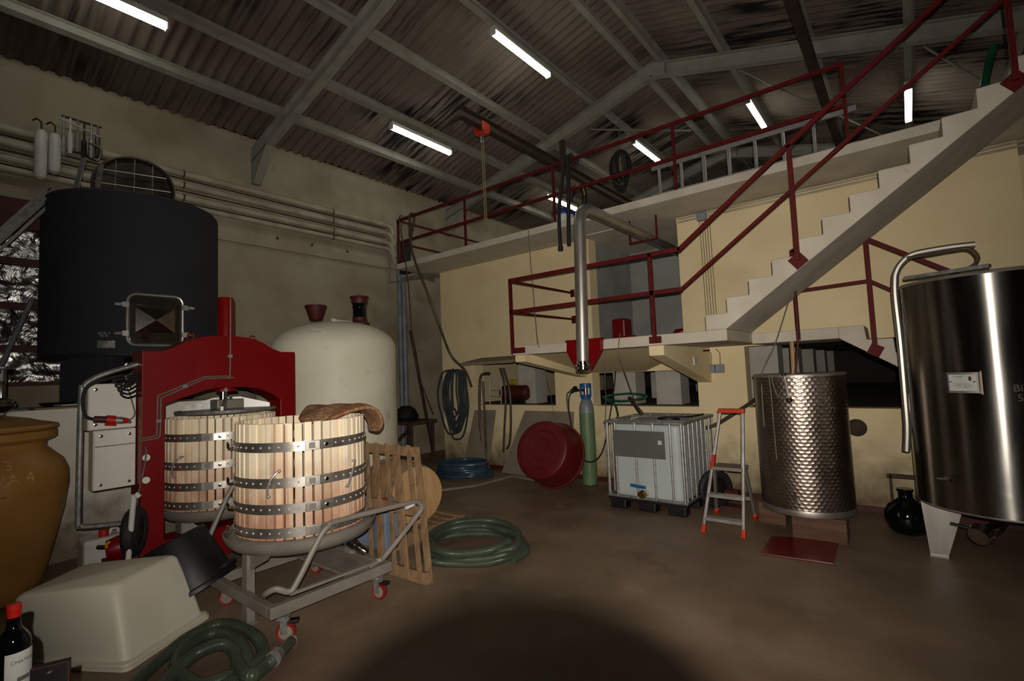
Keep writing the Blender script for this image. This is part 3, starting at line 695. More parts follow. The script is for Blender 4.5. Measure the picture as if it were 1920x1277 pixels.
for k in range(4):
    a = PI/4+PI/2*k+.3; d = V3((math.cos(a), math.sin(a), 0))
    ctr = V3((PXc, 2.2, 0))
    obj('rib', MB().prism([(.05, 1.56), (.40, 1.56), (.40, 1.60), (.12, 1.68), (.05, 1.68)], lambda u, v, tt, d=d: ctr+d*u+V3((-d.y, d.x, 0))*tt+V3((0, 0, v)), -.012, .012), M['galv'], pl, smooth=0)
obj('plate_cover', MB().box(PXc-.12, PXc+.12, 2.06, 2.32, 1.565, 1.66), M['cast'], pl, smooth=0, bevel=.01)
x = PXc+.158
h1 = [(x, 2.17, 2.70), (x, 2.165, 1.93), (x, 2.13, 1.90), (x, 1.95, 1.895), (x, 1.90, 1.885), (x, 1.60, 1.755), (x, 1.555, 1.74), (x, 1.54, 1.70), (x, 1.535, 1.40), (x, 1.515, 1.365), (x, 1.42, 1.355)]
h2 = [(x, 2.20, 1.88), (x, 1.96, 1.875), (x, 1.91, 1.865), (x, 1.61, 1.73), (x, 1.575, 1.715), (x, 1.565, 1.68), (x, 1.56, 1.385), (x, 1.53, 1.345), (x, 1.42, 1.335)]
for h in (h1, h2): obj('hydraulic_line', MB().tube(spline(h, 3), .007, 6), M['cable'], t)
for (y, z) in ((2.165, 2.10), (1.76, 1.81), (1.548, 1.50)): obj('line_clip', MB().box(x-.008, x+.012, y-.02, y+.02, z-.015, z+.015), M['grey_pipe'], t, smooth=0)
for y in (1.86, 2.46): obj('lifting_eye', MB().tube([(PXc, y+.03*math.cos(a), 2.30+.03*math.sin(a)) for a in np.linspace(0, 2*PI, 13)[:-1]], .008, 6, True), M['redpress'], t)
# control boxes and their tube frame
def cbox(y0, y1, z0, z1, seam):
    o = obj('control_box', MB().box(PXc-.16, PXc+.0, y0, y1, z0, z1), M['panel'], t, smooth=0, bevel=.008)
    obj('box_lid', MB().box(PXc+.002, PXc+.02, y0+.004, y1-.004, z0+.004, z1-.004), M['panel'], o, smooth=0, bevel=.006)
    for yy in (y0+.05, y1-.05):
        for zz_ in (z0+.05, z1-.05): obj('lid_screw', MB().lathe([(.014, 0), (.014, .006), (.001, .009)], (PXc+.02, yy, zz_), 10, (1, 0, 0)), M['chrome'], o)
    if seam: obj('lid_seam', MB().box(PXc+.018, PXc+.0215, y0+.01, y1-.01, seam-.003, seam+.003), M['ink'], o, smooth=0)
cbox(1.07, 1.415, 1.455, 1.86, 0); cbox(1.11, 1.415, .93, 1.45, 1.31)
for z in (1.18, .98): obj('bracket_lug', MB().lathe([(.03, 0), (.03, .015), (.001, .015)], (PXc+.15, 1.455, z), 14, (1, 0, 0)), M['panel'], t)
tb = [(PXc+.02, 1.42, 2.03), (PXc+.02, 1.20, 1.955), (PXc+.02, 1.09, 1.90), (PXc+.02, 1.035, 1.84), (PXc+.02, 1.02, 1.75), (PXc+.02, 1.015, .75), (PXc+.02, 1.03, .67), (PXc+.02, 1.09, .645), (PXc+.02, 1.42, .60)]
obj('tube_frame', MB().tube(spline(tb, 5), .022, 10), M['galv'], t)
for k in range(4):
    r = .10+.02*k
    obj('cable_loop', MB().tube(spline([(PXc+.05, 1.42, 1.96-.02*k), (PXc+.09, 1.30, 1.90-.03*k), (PXc+.1, 1.22+.02*k, 1.88-.04*k), (PXc+.1, 1.33, 1.83-.035*k), (PXc+.06, 1.42, 1.90-.05*k)], 6), .010, 6), M['blackrub'], t)
plug = obj('plug', MB().tube([(PXc+.06, 1.10, 1.555), (PXc+.07, 1.18, 1.545)], .030, 12), M['darkred'], t)
obj('plug_collar', MB().tube([(PXc+.07, 1.18, 1.545), (PXc+.075, 1.245, 1.535)], .040, 12).tube([(PXc+.09, 1.17, 1.505), (PXc+.09, 1.25, 1.495)], .012, 8), M['red'], plug)
obj('plug_body', MB().tube([(PXc+.075, 1.245, 1.535), (PXc+.08, 1.295, 1.527)], .032, 12), M['galv'], plug)
obj('plug_tip', MB().tube([(PXc+.08, 1.295, 1.527), (PXc+.082, 1.34, 1.52)], [.03, .022], 12), M['red'], plug)
obj('power_cable', MB().tube(spline([(PXc+.06, 1.10, 1.555), (PXc+.06, 1.04, 1.60), (PXc+.06, 1.03, 1.78), (PXc+.07, 1.10, 1.87), (PXc+.06, 1.3, 1.93)], 6), .014, 8), M['blackrub'], t)
obj('control_cable', MB().tube(spline([(PXc+.082, 1.34, 1.52), (PXc+.08, 1.385, 1.57), (PXc+.07, 1.37, 1.68), (PXc+.05, 1.33, 1.85)], 6), .006, 6), M['cable'], t)
obj('sensor_cable', MB().tube(spline([(PXc+.03, 1.44, 1.34), (PXc+.17, 1.45, 1.25), (PXc+.16, 1.44, 1.1), (PXc+.12, 1.41, .85), (PXc+.1, 1.38, .55)], 6), .007, 6), M['cable'], t)

# ------------------------------------------------------------------ press baskets
NST = 46
def basket(cx, cy, name, label, turn):
    Rb, z0, z1 = .50, .645, 1.50
    t = thing(name, label, 'press basket', (cx, cy, z0), 'wooden press baskets')
    sw = .0265
    mb = MB().box(Rb-.036, Rb, -sw, sw, 0, z1-z0)
    src = None
    for k in range(NST):
        a = 2*PI*k/NST
        if src is None: src = obj('stave', mb, M['stave'], None, smooth=0, bevel=.004); src.parent = t; src.rotation_euler = (0, 0, a)
        else: place(src, t, (0, 0, random.uniform(-.002, .002)), (0, 0, a))
    hz = [1.325, 1.062, .872, .70]
    for i, z in enumerate(hz):
        r = Rb+.004
        h = obj('hoop', MB().lathe([(r-.002, z-.036), (r+.004, z-.036), (r+.004, z+.036), (r-.002, z+.036)], (cx, cy, 0), 92, caps=False), M['hoop'], t, smooth=30)
        rv = MB()
        for k in range(NST):
            a = 2*PI*k/NST; d = (math.cos(a), math.sin(a), 0)
            rv.lathe([(.009, 0), (.008, .004), (.001, .007)], (cx+d[0]*(r+.003), cy+d[1]*(r+.003), z), 6, d)
        obj('rivet_row', rv, M['rivet'], h, smooth=60, kind='stuff')
        # clasp: two lapped plates with a slot, and a hook on the opposite side
        for da, w in ((0, .05), (.20, .055)):
            a = turn+da; d = V3((math.cos(a), math.sin(a), 0)); s = V3((-d.y, d.x, 0))
            p = V3((cx, cy, z))+d*(r+.010)
            obj('clasp_plate', MB().obox(p, s*w, d*.004, V3((0, 0, .034))), M['hoop'], h, smooth=0, bevel=.003)
            if da == 0: obj('clasp_slot', MB().obox(p+d*.005, s*.022, d*.003, V3((0, 0, .022))), M['cast'], h, smooth=0, bevel=.003)
            else: obj('clasp_pin', MB().lathe([(.014, 0), (.014, .01), (.001, .012)], p+d*.003, 12, d), M['chrome'], h)
        a = turn-1.25; d = V3((math.cos(a), math.sin(a), 0)); s = V3((-d.y, d.x, 0)); p = V3((cx, cy, z))+d*(r+.004)
        obj('hook', MB().tube([p, p+d*.05, p+d*.06-s*.03, p+d*.06-s*.03+V3((0, 0, .045))], .007, 6), M['chrome'], h)
    for da in (-.50, .62, 2.6, 3.7):
        a = turn+da
        def pt(u, v, o): return V3((cx+(Rb+o)*math.cos(a+u/Rb), cy+(Rb+o)*math.sin(a+u/Rb), v))
        P = [pt(.03, 1.155, .002), pt(.03, 1.155, .03), pt(.005, 1.13, .05), pt(-.025, 1.08, .06), pt(-.04, 1.02, .05), pt(-.045, .975, .03), pt(-.045, .965, .002)]
        g = obj('handle', MB().tube(spline(P, 5), .008, 8), M['alu'], t)
        obj('handle_knob', MB().lathe([(.001, -.014), (.011, -.008), (.014, 0), (.011, .008), (.001, .014)], P[1], 8).lathe([(.001, -.014), (.011, -.008), (.014, 0), (.011, .008), (.001, .014)], P[-2], 8), M['galv'], g)
    return t
basket(-5.6, 2.15, 'press_basket', 'wooden slatted press basket inside the red press', -.60)
basket(-4.05, 2.18, 'press_basket', 'nearer wooden slatted press basket on the grey trolley', -.36)

def tray_part(cx, cy, parent, dr=0):
    return obj('tray', MB().lathe([(.001, .50), (.30, .505), (.46-dr, .52), (.54-dr, .555), (.575-dr, .60), (.585-dr, .64), (.575-dr, .645), (.56-dr, .605), (.53-dr, .635), (.50-dr, .643), (.30, .64), (.001, .635)], (cx, cy, 0), 64), M['cast'], parent, smooth=40)
t = thing('press_tray', 'round grey drip tray carrying the basket inside the red press', 'tray', (-5.6, 2.15, .4))
tray_part(-5.6, 2.15, t, .047)
for y in (1.80, 2.50): obj('tray_post', MB().box(-5.68, -5.52, y-.04, y+.04, .405, .56), M['cast'], t, smooth=0)
for y in (1.80, 2.50): obj('gusset', MB().prism([(-5.4, .40), (-5.14, .50), (-5.4, .53), (-5.55, .53), (-5.55, .40)], lambda u, v, tt: (u, tt, v), y-.006, y+.006), M['panel'], t, smooth=0)
obj('spout', MB().tube([(-5.05, 2.2, .56), (-5.0, 2.2, .50)], .025, 10), M['stain'], t)

# trolley under the nearer basket
cx, cy = -4.05, 2.18
t = thing('basket_trolley', 'grey steel trolley with red castors and a bent tube handle under the nearer basket', 'trolley', (cx, cy, 0))
tray_part(cx, cy, t)
for x in (-3.56, -4.54): obj('side_rail', MB().box(x-.03, x+.03, 1.66, 2.68, .185, .265), M['cast'], t, smooth=0, bevel=.006)
for y in (1.69, 2.65): obj('cross_rail', MB().box(-4.51, -3.59, y-.03, y+.03, .185, .262), M['cast'], t, smooth=0, bevel=.006)
obj('deck_plate', MB().box(-4.45, -3.6, 2.30, 2.60, .24, .266), M['cast'], t, smooth=0)
for y, s in ((1.74, 1), (2.62, -1)):
    p = obj('post', MB().box(cx-.045, cx+.045, y-.03, y+.03, .012, .54), M['cast'], t, smooth=0, bevel=.005)
    obj('gusset', MB().prism([(cx+.046, .54), (cx+.34, .56), (cx+.30, .52), (cx+.046, .40)], lambda u, v, tt: (u, tt, v), y-.008, y+.008), M['cast'], p, smooth=0)
    obj('gusset', MB().prism([(0, .54), (.3*s, .54), (.25*s, .51), (.03*s, .38)], lambda u, v, tt, y=y: (tt, y+u, v), cx-.008, cx+.008), M['cast'], p, smooth=0)
    obj('foot_pad', MB().box(cx-.05, cx+.05, y-.04, y+.04, 0, .012), M['cast'], p, smooth=0)
HX = -3.46
hp = [(-3.62, 1.66, .33), (-3.55, 1.64, .37), (HX-.03, 1.68, .40), (HX, 1.75, .365), (HX+.01, 1.80, .40), (HX+.02, 1.97, .66), (HX+.03, 2.04, .735), (HX+.03, 2.12, .755), (HX+.03, 2.80, .735), (HX+.03, 2.90, .715), (HX+.03, 2.935, .66), (HX+.02, 2.88, .60), (HX, 2.56, .36), (HX, 2.50, .345), (HX-.06, 2.46, .30)]
obj('push_handle', MB().tube(spline(hp, 5), .021, 10), M['cast'], t)
obj('handle_stop', MB().tube([(HX+.03, 2.76, .70), (HX+.03, 2.84, .715)], [.016, .02], 8), M['white'], t)
obj('lower_rail', MB().bar((HX, 1.76, .345), (HX, 2.52, .34), .03, .02), M['cast'], t, smooth=0)
hb = [(-4.6, 1.62, .34), (-4.72, 1.66, .40), (-4.74, 1.78, .66), (-4.74, 1.90, .90), (-4.74, 2.0, .96), (-4.74, 2.5, .96), (-4.74, 2.6, .9), (-4.72, 2.68, .45), (-4.6, 2.68, .34)]
obj('push_handle', MB().tube(spline(hb, 5), .021, 10), M['cast'], t)
obj('drain_valve', MB().tube([(-3.84, 2.42, .53), (-3.80, 2.44, .46)], .03, 12), M['white'], t)
v = obj('valve_body', MB().tube([(-3.81, 2.43, .47), (-3.74, 2.47, .42)], [.04, .045], 12).tube([(-3.74, 2.47, .42), (-3.69, 2.50, .385), (-3.66, 2.52, .365)], [.035, .04, .03], 12), M['chrome'], t)
obj('valve_collar', MB().tube([(-3.815, 2.43, .475), (-3.79, 2.445, .457)], .047, 12), M['blue'], v)
for (x, y) in ((-3.56, 1.76), (-3.56, 2.55), (-4.54, 1.76), (-4.54, 2.55)):
    a = .9 if y < 2 else .35
    d = V3((math.cos(a), math.sin(a), 0)); s = V3((-d.y, d.x, 0)); b = V3((x, y, 0))
    cst = obj('castor', MB().lathe([(.05, .172), (.05, .184)], (x, y, 0), 14).obox(b+V3((0, 0, .165)), s*.045, d*.03, V3((0, 0, .006))).obox(b+s*.032+d*.01+V3((0, 0, .115)), s*.003, d*.022, V3((0, 0, .055))).obox(b-s*.032+d*.01+V3((0, 0, .115)), s*.003, d*.022, V3((0, 0, .055))), M['galv'], t)
    ax = b+d*.02+V3((0, 0, .065))
    obj('tyre', MB().lathe([(.045, -.02), (.06, -.021), (.065, -.012), (.065, .012), (.06, .021), (.045, .02)], ax, 24, s, caps=False), M['caster'], cst)
    obj('wheel_hub', MB().lathe([(.001, -.022), (.046, -.018), (.046, .018), (.001, .022)], ax, 20, s), M['board'], cst)
    obj('brake_pedal', MB().obox(b+d*.075+V3((0, 0, .135)), s*.028, d*.03, V3((0, 0, .010))), M['black'], cst, smooth=0, bevel=.004)

# coir press mats folded over the rim of the nearer basket
def matf(a, w, prof, twist=0.):
    ctr = V3((-4.05, 2.18, 0)); P = spline([V3((r, z, 0)) for r, z in prof], 5); m = len(P)-1
    def fn(u, v):
        k = u*m; i = min(int(k), m-1); q = P[i].lerp(P[i+1], k-i)
        hw = w*math.sqrt(max(.004, 1-(2*u-1)**2)); sx = (2*v-1)*hw
        aa = a+twist*(2*u-1); d = V3((math.cos(aa), math.sin(aa), 0)); s = V3((-d.y, d.x, 0))
        return ctr+d*q.x+s*sx+V3((0, 0, q.y+.010*math.sin(sx*19+u*8)-.35*sx*sx*(1-u)))
    return MB().grid(fn, m, 18)
t = thing('coir_mat', 'brown coir press mats draped over the right rim of the nearer basket', 'mat', (-4.0, 2.6, 1.5))
obj('mat_disc', matf(1.33, .215, [(.20, 1.48), (.32, 1.54), (.42, 1.57), (.50, 1.57), (.57, 1.535), (.625, 1.46), (.64, 1.39), (.61, 1.32)]), M['coir'], t, smooth=70, solid=.028)
obj('mat_disc', matf(1.95, .21, [(.06, 1.46), (.18, 1.52), (.32, 1.575), (.44, 1.57), (.53, 1.535), (.60, 1.49)]), M['coir'], t, smooth=70, solid=.022)

# ------------------------------------------------------------------ cream tanks
def cream(cx, cy, R, h0, h1, name, label):
    t = thing(name, label, 'tank', (cx, cy, 0))
    P = [(R*.55, .0), (R*.6, .02), (R, .30), (R, h0)]
    for k in range(1, 13):
        a = PI/2*k/12
        P.append((R*(.86*math.cos(a)+.14*math.cos(a)**.35 if k < 12 else 0.001), h0+(h1-h0)*math.sin(a)))
    obj('shell', MB().lathe(P, (cx, cy, 0), 72), M['cream'], t, smooth=45)
    return t
t = cream(-6.82, 4.21, .905, 2.28, 2.70, 'cream_tank', 'large domed cream fibreglass tank behind the press baskets')
SC = .884
def nearer(p): return CAM+(V3(p)-CAM)*SC
sg = nearer((-7.35, 5.02, 2.72))
g = obj('sight_glass', MB().lathe([(.10, .05), (.10, .36), (.001, .36)], sg, 24), M['demi'], t)
obj('glass_collar', MB().lathe([(.14, 0), (.15, .02), (.15, .05), (.11, .08), (.105, .14), (.10, .14)], sg, 24), M['darkred'], g)
obj('glass_band', MB().lathe([(.104, .28), (.106, .29), (.104, .35)], sg, 24), M['glass'], g)
obj('glass_cap', MB().lathe([(.115, .35), (.12, .37), (.12, .43), (.14, .44), (.14, .46), (.05, .48), (.001, .50)], sg, 24), M['darkred'], g)
p0 = nearer((-7.45, 4.55, 2.80)); p1 = nearer((-7.37, 4.98, 2.77))
obj('vent_pipe', MB().tube([p0, p1], .035, 12).lathe([(.045, -.02), (.05, 0), (.045, .05)], p0, 14, (p1-p0)), M['white'], t)
obj('vent_pipe', MB().tube([nearer((-7.0, 3.93, 2.60)), nearer((-7.05, 4.16, 2.60))], .035, 10), M['white'], t)
tag(obj('wooden_funnel', MB().lathe([(.08, 0), (.09, .01), (.145, .19), (.155, .195), (.155, .22), (.135, .22), (.08, .06), (.001, .04)], nearer((-7.72, 4.42, 2.83)), 24), M['darkred']), 'small red-rimmed wooden funnel on the dome of the cream tank', 'funnel')
cream(-8.42, 4.46, .68, 2.25, 2.60, 'cream_tank', 'smaller cream tank mostly hidden behind the red press and the domed tank')

# ------------------------------------------------------------------ overturned white tub, black tub, pump, bottle
zt = .50
rim = [(-4.07, .99), (-4.43, 1.58), (-5.22, 1.10), (-4.86, .51)]
top = [(-4.27, .98), (-4.60, 1.45), (-5.00, .90+.05), (-4.62, .52)]
t = thing('white_tub', 'overturned white fibreglass tub on the floor in the left foreground', 'tub', (-4.6, 1.0, 0))
def loop(P, z, off=0):
    c = V3((sum(p[0] for p in P)/4, sum(p[1] for p in P)/4, 0)); out = []
    for i in range(4):
        a, b, d = V3((*P[i-1], 0)), V3((*P[i], 0)), V3((*P[(i+1) % 4], 0))
        b = b+(b-c).normalized()*off; e = .055
        p1 = b+(a-b).normalized()*e; p2 = b+(d-b).normalized()*e
        for k in range(5):
            s = k/4; q = p1*(1-s)**2+b*2*s*(1-s)+p2*s*s; out.append(V3((q.x, q.y, z)))
    return out
m = MB(); rings = [loop(rim, .025, .03), loop(rim, .045, .03), loop(rim, .05, -.01)]
for s in (.25, .5, .75, .94):
    rings.append(loop([(a[0]*(1-s)+b[0]*s, a[1]*(1-s)+b[1]*s) for a, b in zip(rim, top)], .05+(zt-.05)*s))
rings.append(loop(top, zt-.008, -.012)); rings.append(loop(top, zt, -.04))
n = len(rings[0]); V = [p for r in rings for p in r]; F = []
for i in range(len(rings)-1):
    for k in range(n): F.append((i*n+k, i*n+(k+1) % n, (i+1)*n+(k+1) % n, (i+1)*n+k))
F.append(tuple(range((len(rings)-1)*n, len(rings)*n))); m.add(V, F)
obj('shell', m, M['whitetub'], t, smooth=50)
fl2 = MB(); r0, r1, r2, r3 = loop(rim, .002, .045), loop(rim, .024, .045), loop(rim, .024, .0), loop(rim, .002, .0)
V = r0+r1+r2+r3; F = [(i*n+k, i*n+(k+1) % n, ((i+1) % 4)*n+(k+1) % n, ((i+1) % 4)*n+k) for i in range(4) for k in range(n)]
obj('rim_flange', fl2.add(V, F), M['whitetub'], t, smooth=40)

ax = (V3((cR.x, cR.y, 0)).normalized()*.45+V3((0, 0, -.89))).normalized()
L = .46; zb_ = .30*math.sqrt(1-.89**2)+L*.89; bc = onZ(326, 1012, zb_)
t = thing('black_tub', 'black plastic tub tipped upside down behind the overturned white tub', 'tub', (-4.9, 1.6, 0))
obj('shell', MB().lathe([(.001, .02), (.14, .02), (.15, .0), (.222, .0), (.232, .015), (.278, L-.04), (.296, L-.03), (.30, L), (.278, L), (.20, .03), (.001, .03)], bc, 48, ax), M['black'], t, smooth=40)
sd = V3((cR.x, cR.y, 0)).normalized(); sd = (sd-ax*sd.dot(ax)).normalized(); upv = sd.cross(ax)
for sg_ in (-1, 1):
    hc_ = bc+ax*(L-.07)+sd*sg_*.276
    obj('handle', MB().tube(spline([hc_+upv*(-.07), hc_+sd*sg_*.05+upv*(-.05), hc_+sd*sg_*.05+upv*.05, hc_+upv*.07], 4), .018, 8), M['black'], t)
zl = min(v.co.z for o in t.children for v in o.data.vertices)
t.location.z -= zl-.002

t = thing('pump_cart', 'hand cart with a red pump and black tyre in front of the press foot', 'cart', (-5.25, 1.30, 0))
w0 = V3((-5.23, 1.32, .60)); wa = V3((.495, .876, 0)).normalized()
w0 = at(252, 996, 4.2); w0 = V3((w0.x, w0.y, w0.z))
obj('tyre', MB().lathe([(.12, -.05), (.17, -.055), (.20, -.03), (.207, 0), (.20, .03), (.17, .055), (.12, .05)], w0, 32, wa, caps=False), M['blackrub'], t)
obj('wheel_disc', MB().lathe([(.001, -.03), (.12, -.035), (.12, .035), (.001, .03)], w0, 24, wa), M['black'], t)
a, b = at(251, 928, 4.05), at(240, 1055, 4.05)
obj('handle_pole', MB().tube([a+cR*.045-cU*.02, a+cR*.02+cU*.005, a, (a+b)/2, b, V3((b.x, b.y, .02))], .02, 10), M['white'], t)
pc = at(222, 1026, 4.3)
obj('pump_body', MB().lathe([(.001, -.09), (.08, -.08), (.10, 0), (.08, .08), (.001, .09)], pc, 20, (.3, 1, .1)).box(pc.x-.07, pc.x+.07, pc.y-.1, pc.y+.1, pc.z-.14, pc.z-.08), M['redpress'], t)
obj('pump_handle', MB().tube([pc+cF*-.09+cU*.02-cR*.03, pc+cF*-.10+cU*.07-cR*.02, pc+cF*-.09+cU*.085+cR*.0], .012, 8), M['yellow'], t)
obj('pump_pipe', MB().tube([pc-cR*.18-cU*.0, pc-cR*.05], .018, 10), M['chrome'], t)
obj('cart_frame', MB().bar((pc.x, pc.y, pc.z-.12), (w0.x, w0.y, w0.z-.1), .05, .05).bar((pc.x, pc.y, .02), (pc.x, pc.y, pc.z-.1), .05, .05).bar((w0.x, w0.y, .02), (w0.x, w0.y, w0.z), .04, .04), M['darkred'], t, smooth=0)
t = thing('white_jerrycan', 'white plastic jerrycan with a red cap beside the pump cart', 'jerrycan', (-6.15, 1.30, 0))
jx, jy = -6.15, 1.30
obj('can_body', MB().box(jx-.14, jx+.13, jy-.16, jy+.14, 0, .42), M['white'], t, smooth=0, bevel=.03)
obj('cap', MB().lathe([(.04, .42), (.04, .48), (.001, .48)], (jx+.05, jy+.0, 0), 16), M['red'], t)
obj('can_handle', MB().tube([(jx, jy+.05, .42), (jx, jy+.07, .465), (jx, jy+.11, .465), (jx, jy+.13, .42)], .016, 8), M['white'], t)

# side table out of frame with the bottle and the black box
BD = 1.43
TZ = at(27, 1134, BD).z-.304
fh, rh = V3((cF.x, cF.y, 0)).normalized(), V3((_r0.x, _r0.y, 0)).normalized()
tc = fh*1.26-rh*1.46
t = thing('side_table', 'small side table just below the frame carrying the wine bottle', 'table', (tc.x, tc.y, 0))
obj('tabletop', MB().obox(tc+V3((0, 0, TZ-.015)), fh*.25, rh*.26, (0, 0, .015)), M['pallet'], t, smooth=0)
for a_ in (-.22, .22):
    for b_ in (-.23, .23): obj('leg', MB().obox(tc+fh*a_+rh*b_+V3((0, 0, (TZ-.03)/2)), fh*.02, rh*.02, (0, 0, (TZ-.03)/2)), M['pallet'], t, smooth=0)
_b = at(25, 1200, BD); bx, by = _b.x, _b.y
t = thing('wine_bottle', 'dark wine bottle with red capsule and white label in the left foreground', 'bottle', (bx, by, TZ))
def bp(P): return [(r, TZ+h) for r, h in P]
obj('glass_body', MB().lathe(bp([(.001, 0), (.034, .0), (.0385, .006), (.0385, .19), (.037, .205), (.029, .222), (.018, .236), (.0155, .25), (.0145, .262), (.0145, .30)]), (bx, by, 0), 40), M['wineglass'], t, smooth=40)
obj('capsule', MB().lathe(bp([(.0152, .268), (.0158, .27), (.0158, .285), (.0168, .287), (.0168, .302), (.014, .304), (.001, .304)]), (bx, by, 0), 32), M['red'], t, smooth=40)
ab = math.atan2(-by, -bx)+.62
fb = oncyl((bx, by), .0385, ab, TZ+.115)
obj('paper_label', MB().grid(lambda u, v: fb((u-.5)*.080, (v-.5)*.125), 14, 1), M['paper'], t)
fb2 = oncyl((bx, by), .039, ab, TZ+.115)
txt('label_lettering', 'CHATEAU', .0125, lambda x, y: fb2(x, y+.036), M['ink'], t)
obj('label_print', MB().grid(lambda u, v: fb2((u-.5)*.03, -.012+(v-.5)*.012), 4, 1), M['cable'], t)
k0 = at(56, 1257, 1.41); k1 = at(129, 1239, 1.45)
t = thing('black_box', 'small black box with a gold emblem beside the wine bottle', 'box', (k0.x, k0.y, TZ))
w_ = (V3((k1.x, k1.y, 0))-V3((k0.x, k0.y, 0))); wl_ = w_.length; w_.normalize(); nb = V3((w_.y, -w_.x, 0))
zt_ = (k0.z+k1.z)/2
tilt = (k1.z-k0.z)
ctr = (k0+k1)/2 - nb*.012
zc = (TZ+ctr.z)/2; hh = (ctr.z-TZ)/2
bb_ = MB(); e = w_*(wl_/2)
q = [ctr-e+nb*.012, ctr+e+nb*.012, ctr+e-nb*.012, ctr-e-nb*.012]
lo_ = [V3((p.x, p.y, TZ)) for p in q]
hi_ = [V3((p.x, p.y, z)) for p, z in zip(q, (k0.z, k1.z, k1.z, k0.z))]
bb_.add(lo_+hi_, [(3, 2, 1, 0), (4, 5, 6, 7), (0, 1, 5, 4), (1, 2, 6, 5), (2, 3, 7, 6), (3, 0, 4, 7)])
obj('case', bb_, M['black'], t, smooth=0)
obj('red_edge', MB().bar(hi_[0]+nb*.001, hi_[1]+nb*.001, .003, .003).bar(lo_[1]+nb*.001, hi_[1]+nb*.001, .003, .003), M['darkred'], t, smooth=0)
ec = (hi_[0]+hi_[1])/2+nb*.002-V3((0, 0, .018))
obj('gold_emblem', MB().add([ec+w_*x+V3((0, 0, z)) for x, z in ((-.008, -.001), (-.002, .001), (0, .004), (.002, .002), (.008, .004), (.003, -.001), (.001, -.004), (-.001, -.004), (-.003, -.002))], [tuple(range(9))]), M['gold'], t, smooth=0)

# ------------------------------------------------------------------ pallets, barrel, jerrycans
B0 = V3((-3.44, 2.91, 0)); T0 = V3((-3.93, 3.21, 1.14)); Wv = at(687, 830, 5.3)-T0; Wv.z = 0; U = T0-B0
un = U.normalized(); wn = Wv.normalized(); nrm = un.cross(wn).normalized()
if nrm.dot(V3((1, -1, 0))) < 0: nrm = -nrm
t = thing('leaning_pallet', 'weathered wooden pallet leaning up beside the nearer basket', 'pallet', B0)
UL, WL = U.length, Wv.length
for k in range(5):
    o_ = WL*(k/4); a = B0+wn*o_+un*.03; b = B0+wn*o_+un*(UL)
    obj('slat', MB().obox((a+b)/2, un*((b-a).length/2), wn*.026, nrm*.010), M['pallet'], t, smooth=0, bevel=.003)
for f in (.05, .5, .95):
    a = B0+un*(UL*f); a2 = a+wn*WL
    obj('cross_board', MB().obox((a+a2)/2-nrm*.055, wn*(WL/2+.03), un*.05, nrm*.044), M['pallet'], t, smooth=0, bevel=.003)
for k in range(0, 5, 2):
    o_ = WL*(k/4); a = B0+wn*o_+un*.03-nrm*.11; b = a+un*(UL-.03)
    obj('back_slat', MB().obox((a+b)/2, un*((b-a).length/2), wn*.04, nrm*.010), M['pallet'], t, smooth=0, bevel=.003)
t = thing('floor_pallet', 'wooden pallet lying flat on the floor under the barrel', 'pallet', (-4.9, 3.85, 0))
for k in range(7):
    y = 3.40+.155*k; obj('slat', MB().box(-5.45, -4.33, y-.05, y+.05, .115, .137), M['pallet'], t, smooth=0, bevel=.003)
for x in (-5.4, -4.89, -4.39): obj('bearer', MB().box(x-.05, x+.05, 3.36, 4.38, .0, .114), M['pallet'], t, smooth=0, bevel=.003)
hn = V3((.97, -.22, 0)).normalized(); fc = V3((-4.46, 3.76, .475)); Lb = .84
t = thing('oak_barrel', 'small oak barrel lying on the floor pallet with its head facing out', 'barrel', (-4.85, 3.85, .14))
obj('staves', MB().lathe([(.30, -Lb), (.325, -Lb+.08), (.345, -Lb/2), (.325, -.08), (.315, 0), (.295, 0), (.29, -.03)], fc, 48, hn, caps=False), M['oak'], t, smooth=40)
obj('head', MB().lathe([(.001, -.014), (.305, -.016)], fc+hn*.01, 48, hn, caps=False), M['oak'], t)
obj('head', MB().lathe([(.001, 0), (.30, 0)], fc-hn*(Lb-.01), 48, hn, caps=False), M['oak'], t)
for h, r in ((-.04, .324), (-.13, .337), (-Lb+.13, .337), (-Lb+.04, .324)):
    obj('barrel_hoop', MB().lathe([(r-.004, h-.02), (r, h-.02), (r-.001, h+.02), (r-.006, h+.02)], fc, 48, hn, caps=False), M['cast'], t)
hx = hn.cross(V3((0, 0, 1)))*-1
txt('head_marking', '22C', .09, lambda x, y: fc+hn*.004+V3((-hn.y, hn.x, 0))*x+V3((0, 0, y+.15)), M['hosebrown'], t)
obj('bung', MB().lathe([(.02, 0), (.018, .01), (.001, .012)], fc+hn*-.005+V3((0, 0, -.22)), 12, hn), M['hosebrown'], t)
for i, (x, y, lb) in enumerate(((-4.50, 3.36, 'blue-grey jerrycan with red cap behind the leaning pallet, nearer the barrel'), (-4.80, 3.22, 'blue-grey jerrycan with red cap behind the leaning pallet, nearer the basket'))):
    t = thing('blue_jerrycan', lb, 'jerrycan', (x, y, 0), 'blue jerrycans')
    obj('can_body', MB().box(x-.12, x+.12, y-.13, y+.13, 0, .46), M['jerry'], t, smooth=0, bevel=.035)
    obj('cap', MB().lathe([(.035, .46), (.05, .47), (.05, .53), (.001, .53)], (x+.02, y-.03, 0), 16), M['red'], t)
    obj('can_handle', MB().tube([(x, y+.0, .46), (x, y+.03, .51), (x, y+.09, .51), (x, y+.11, .46)], .015, 8), M['jerry'], t)

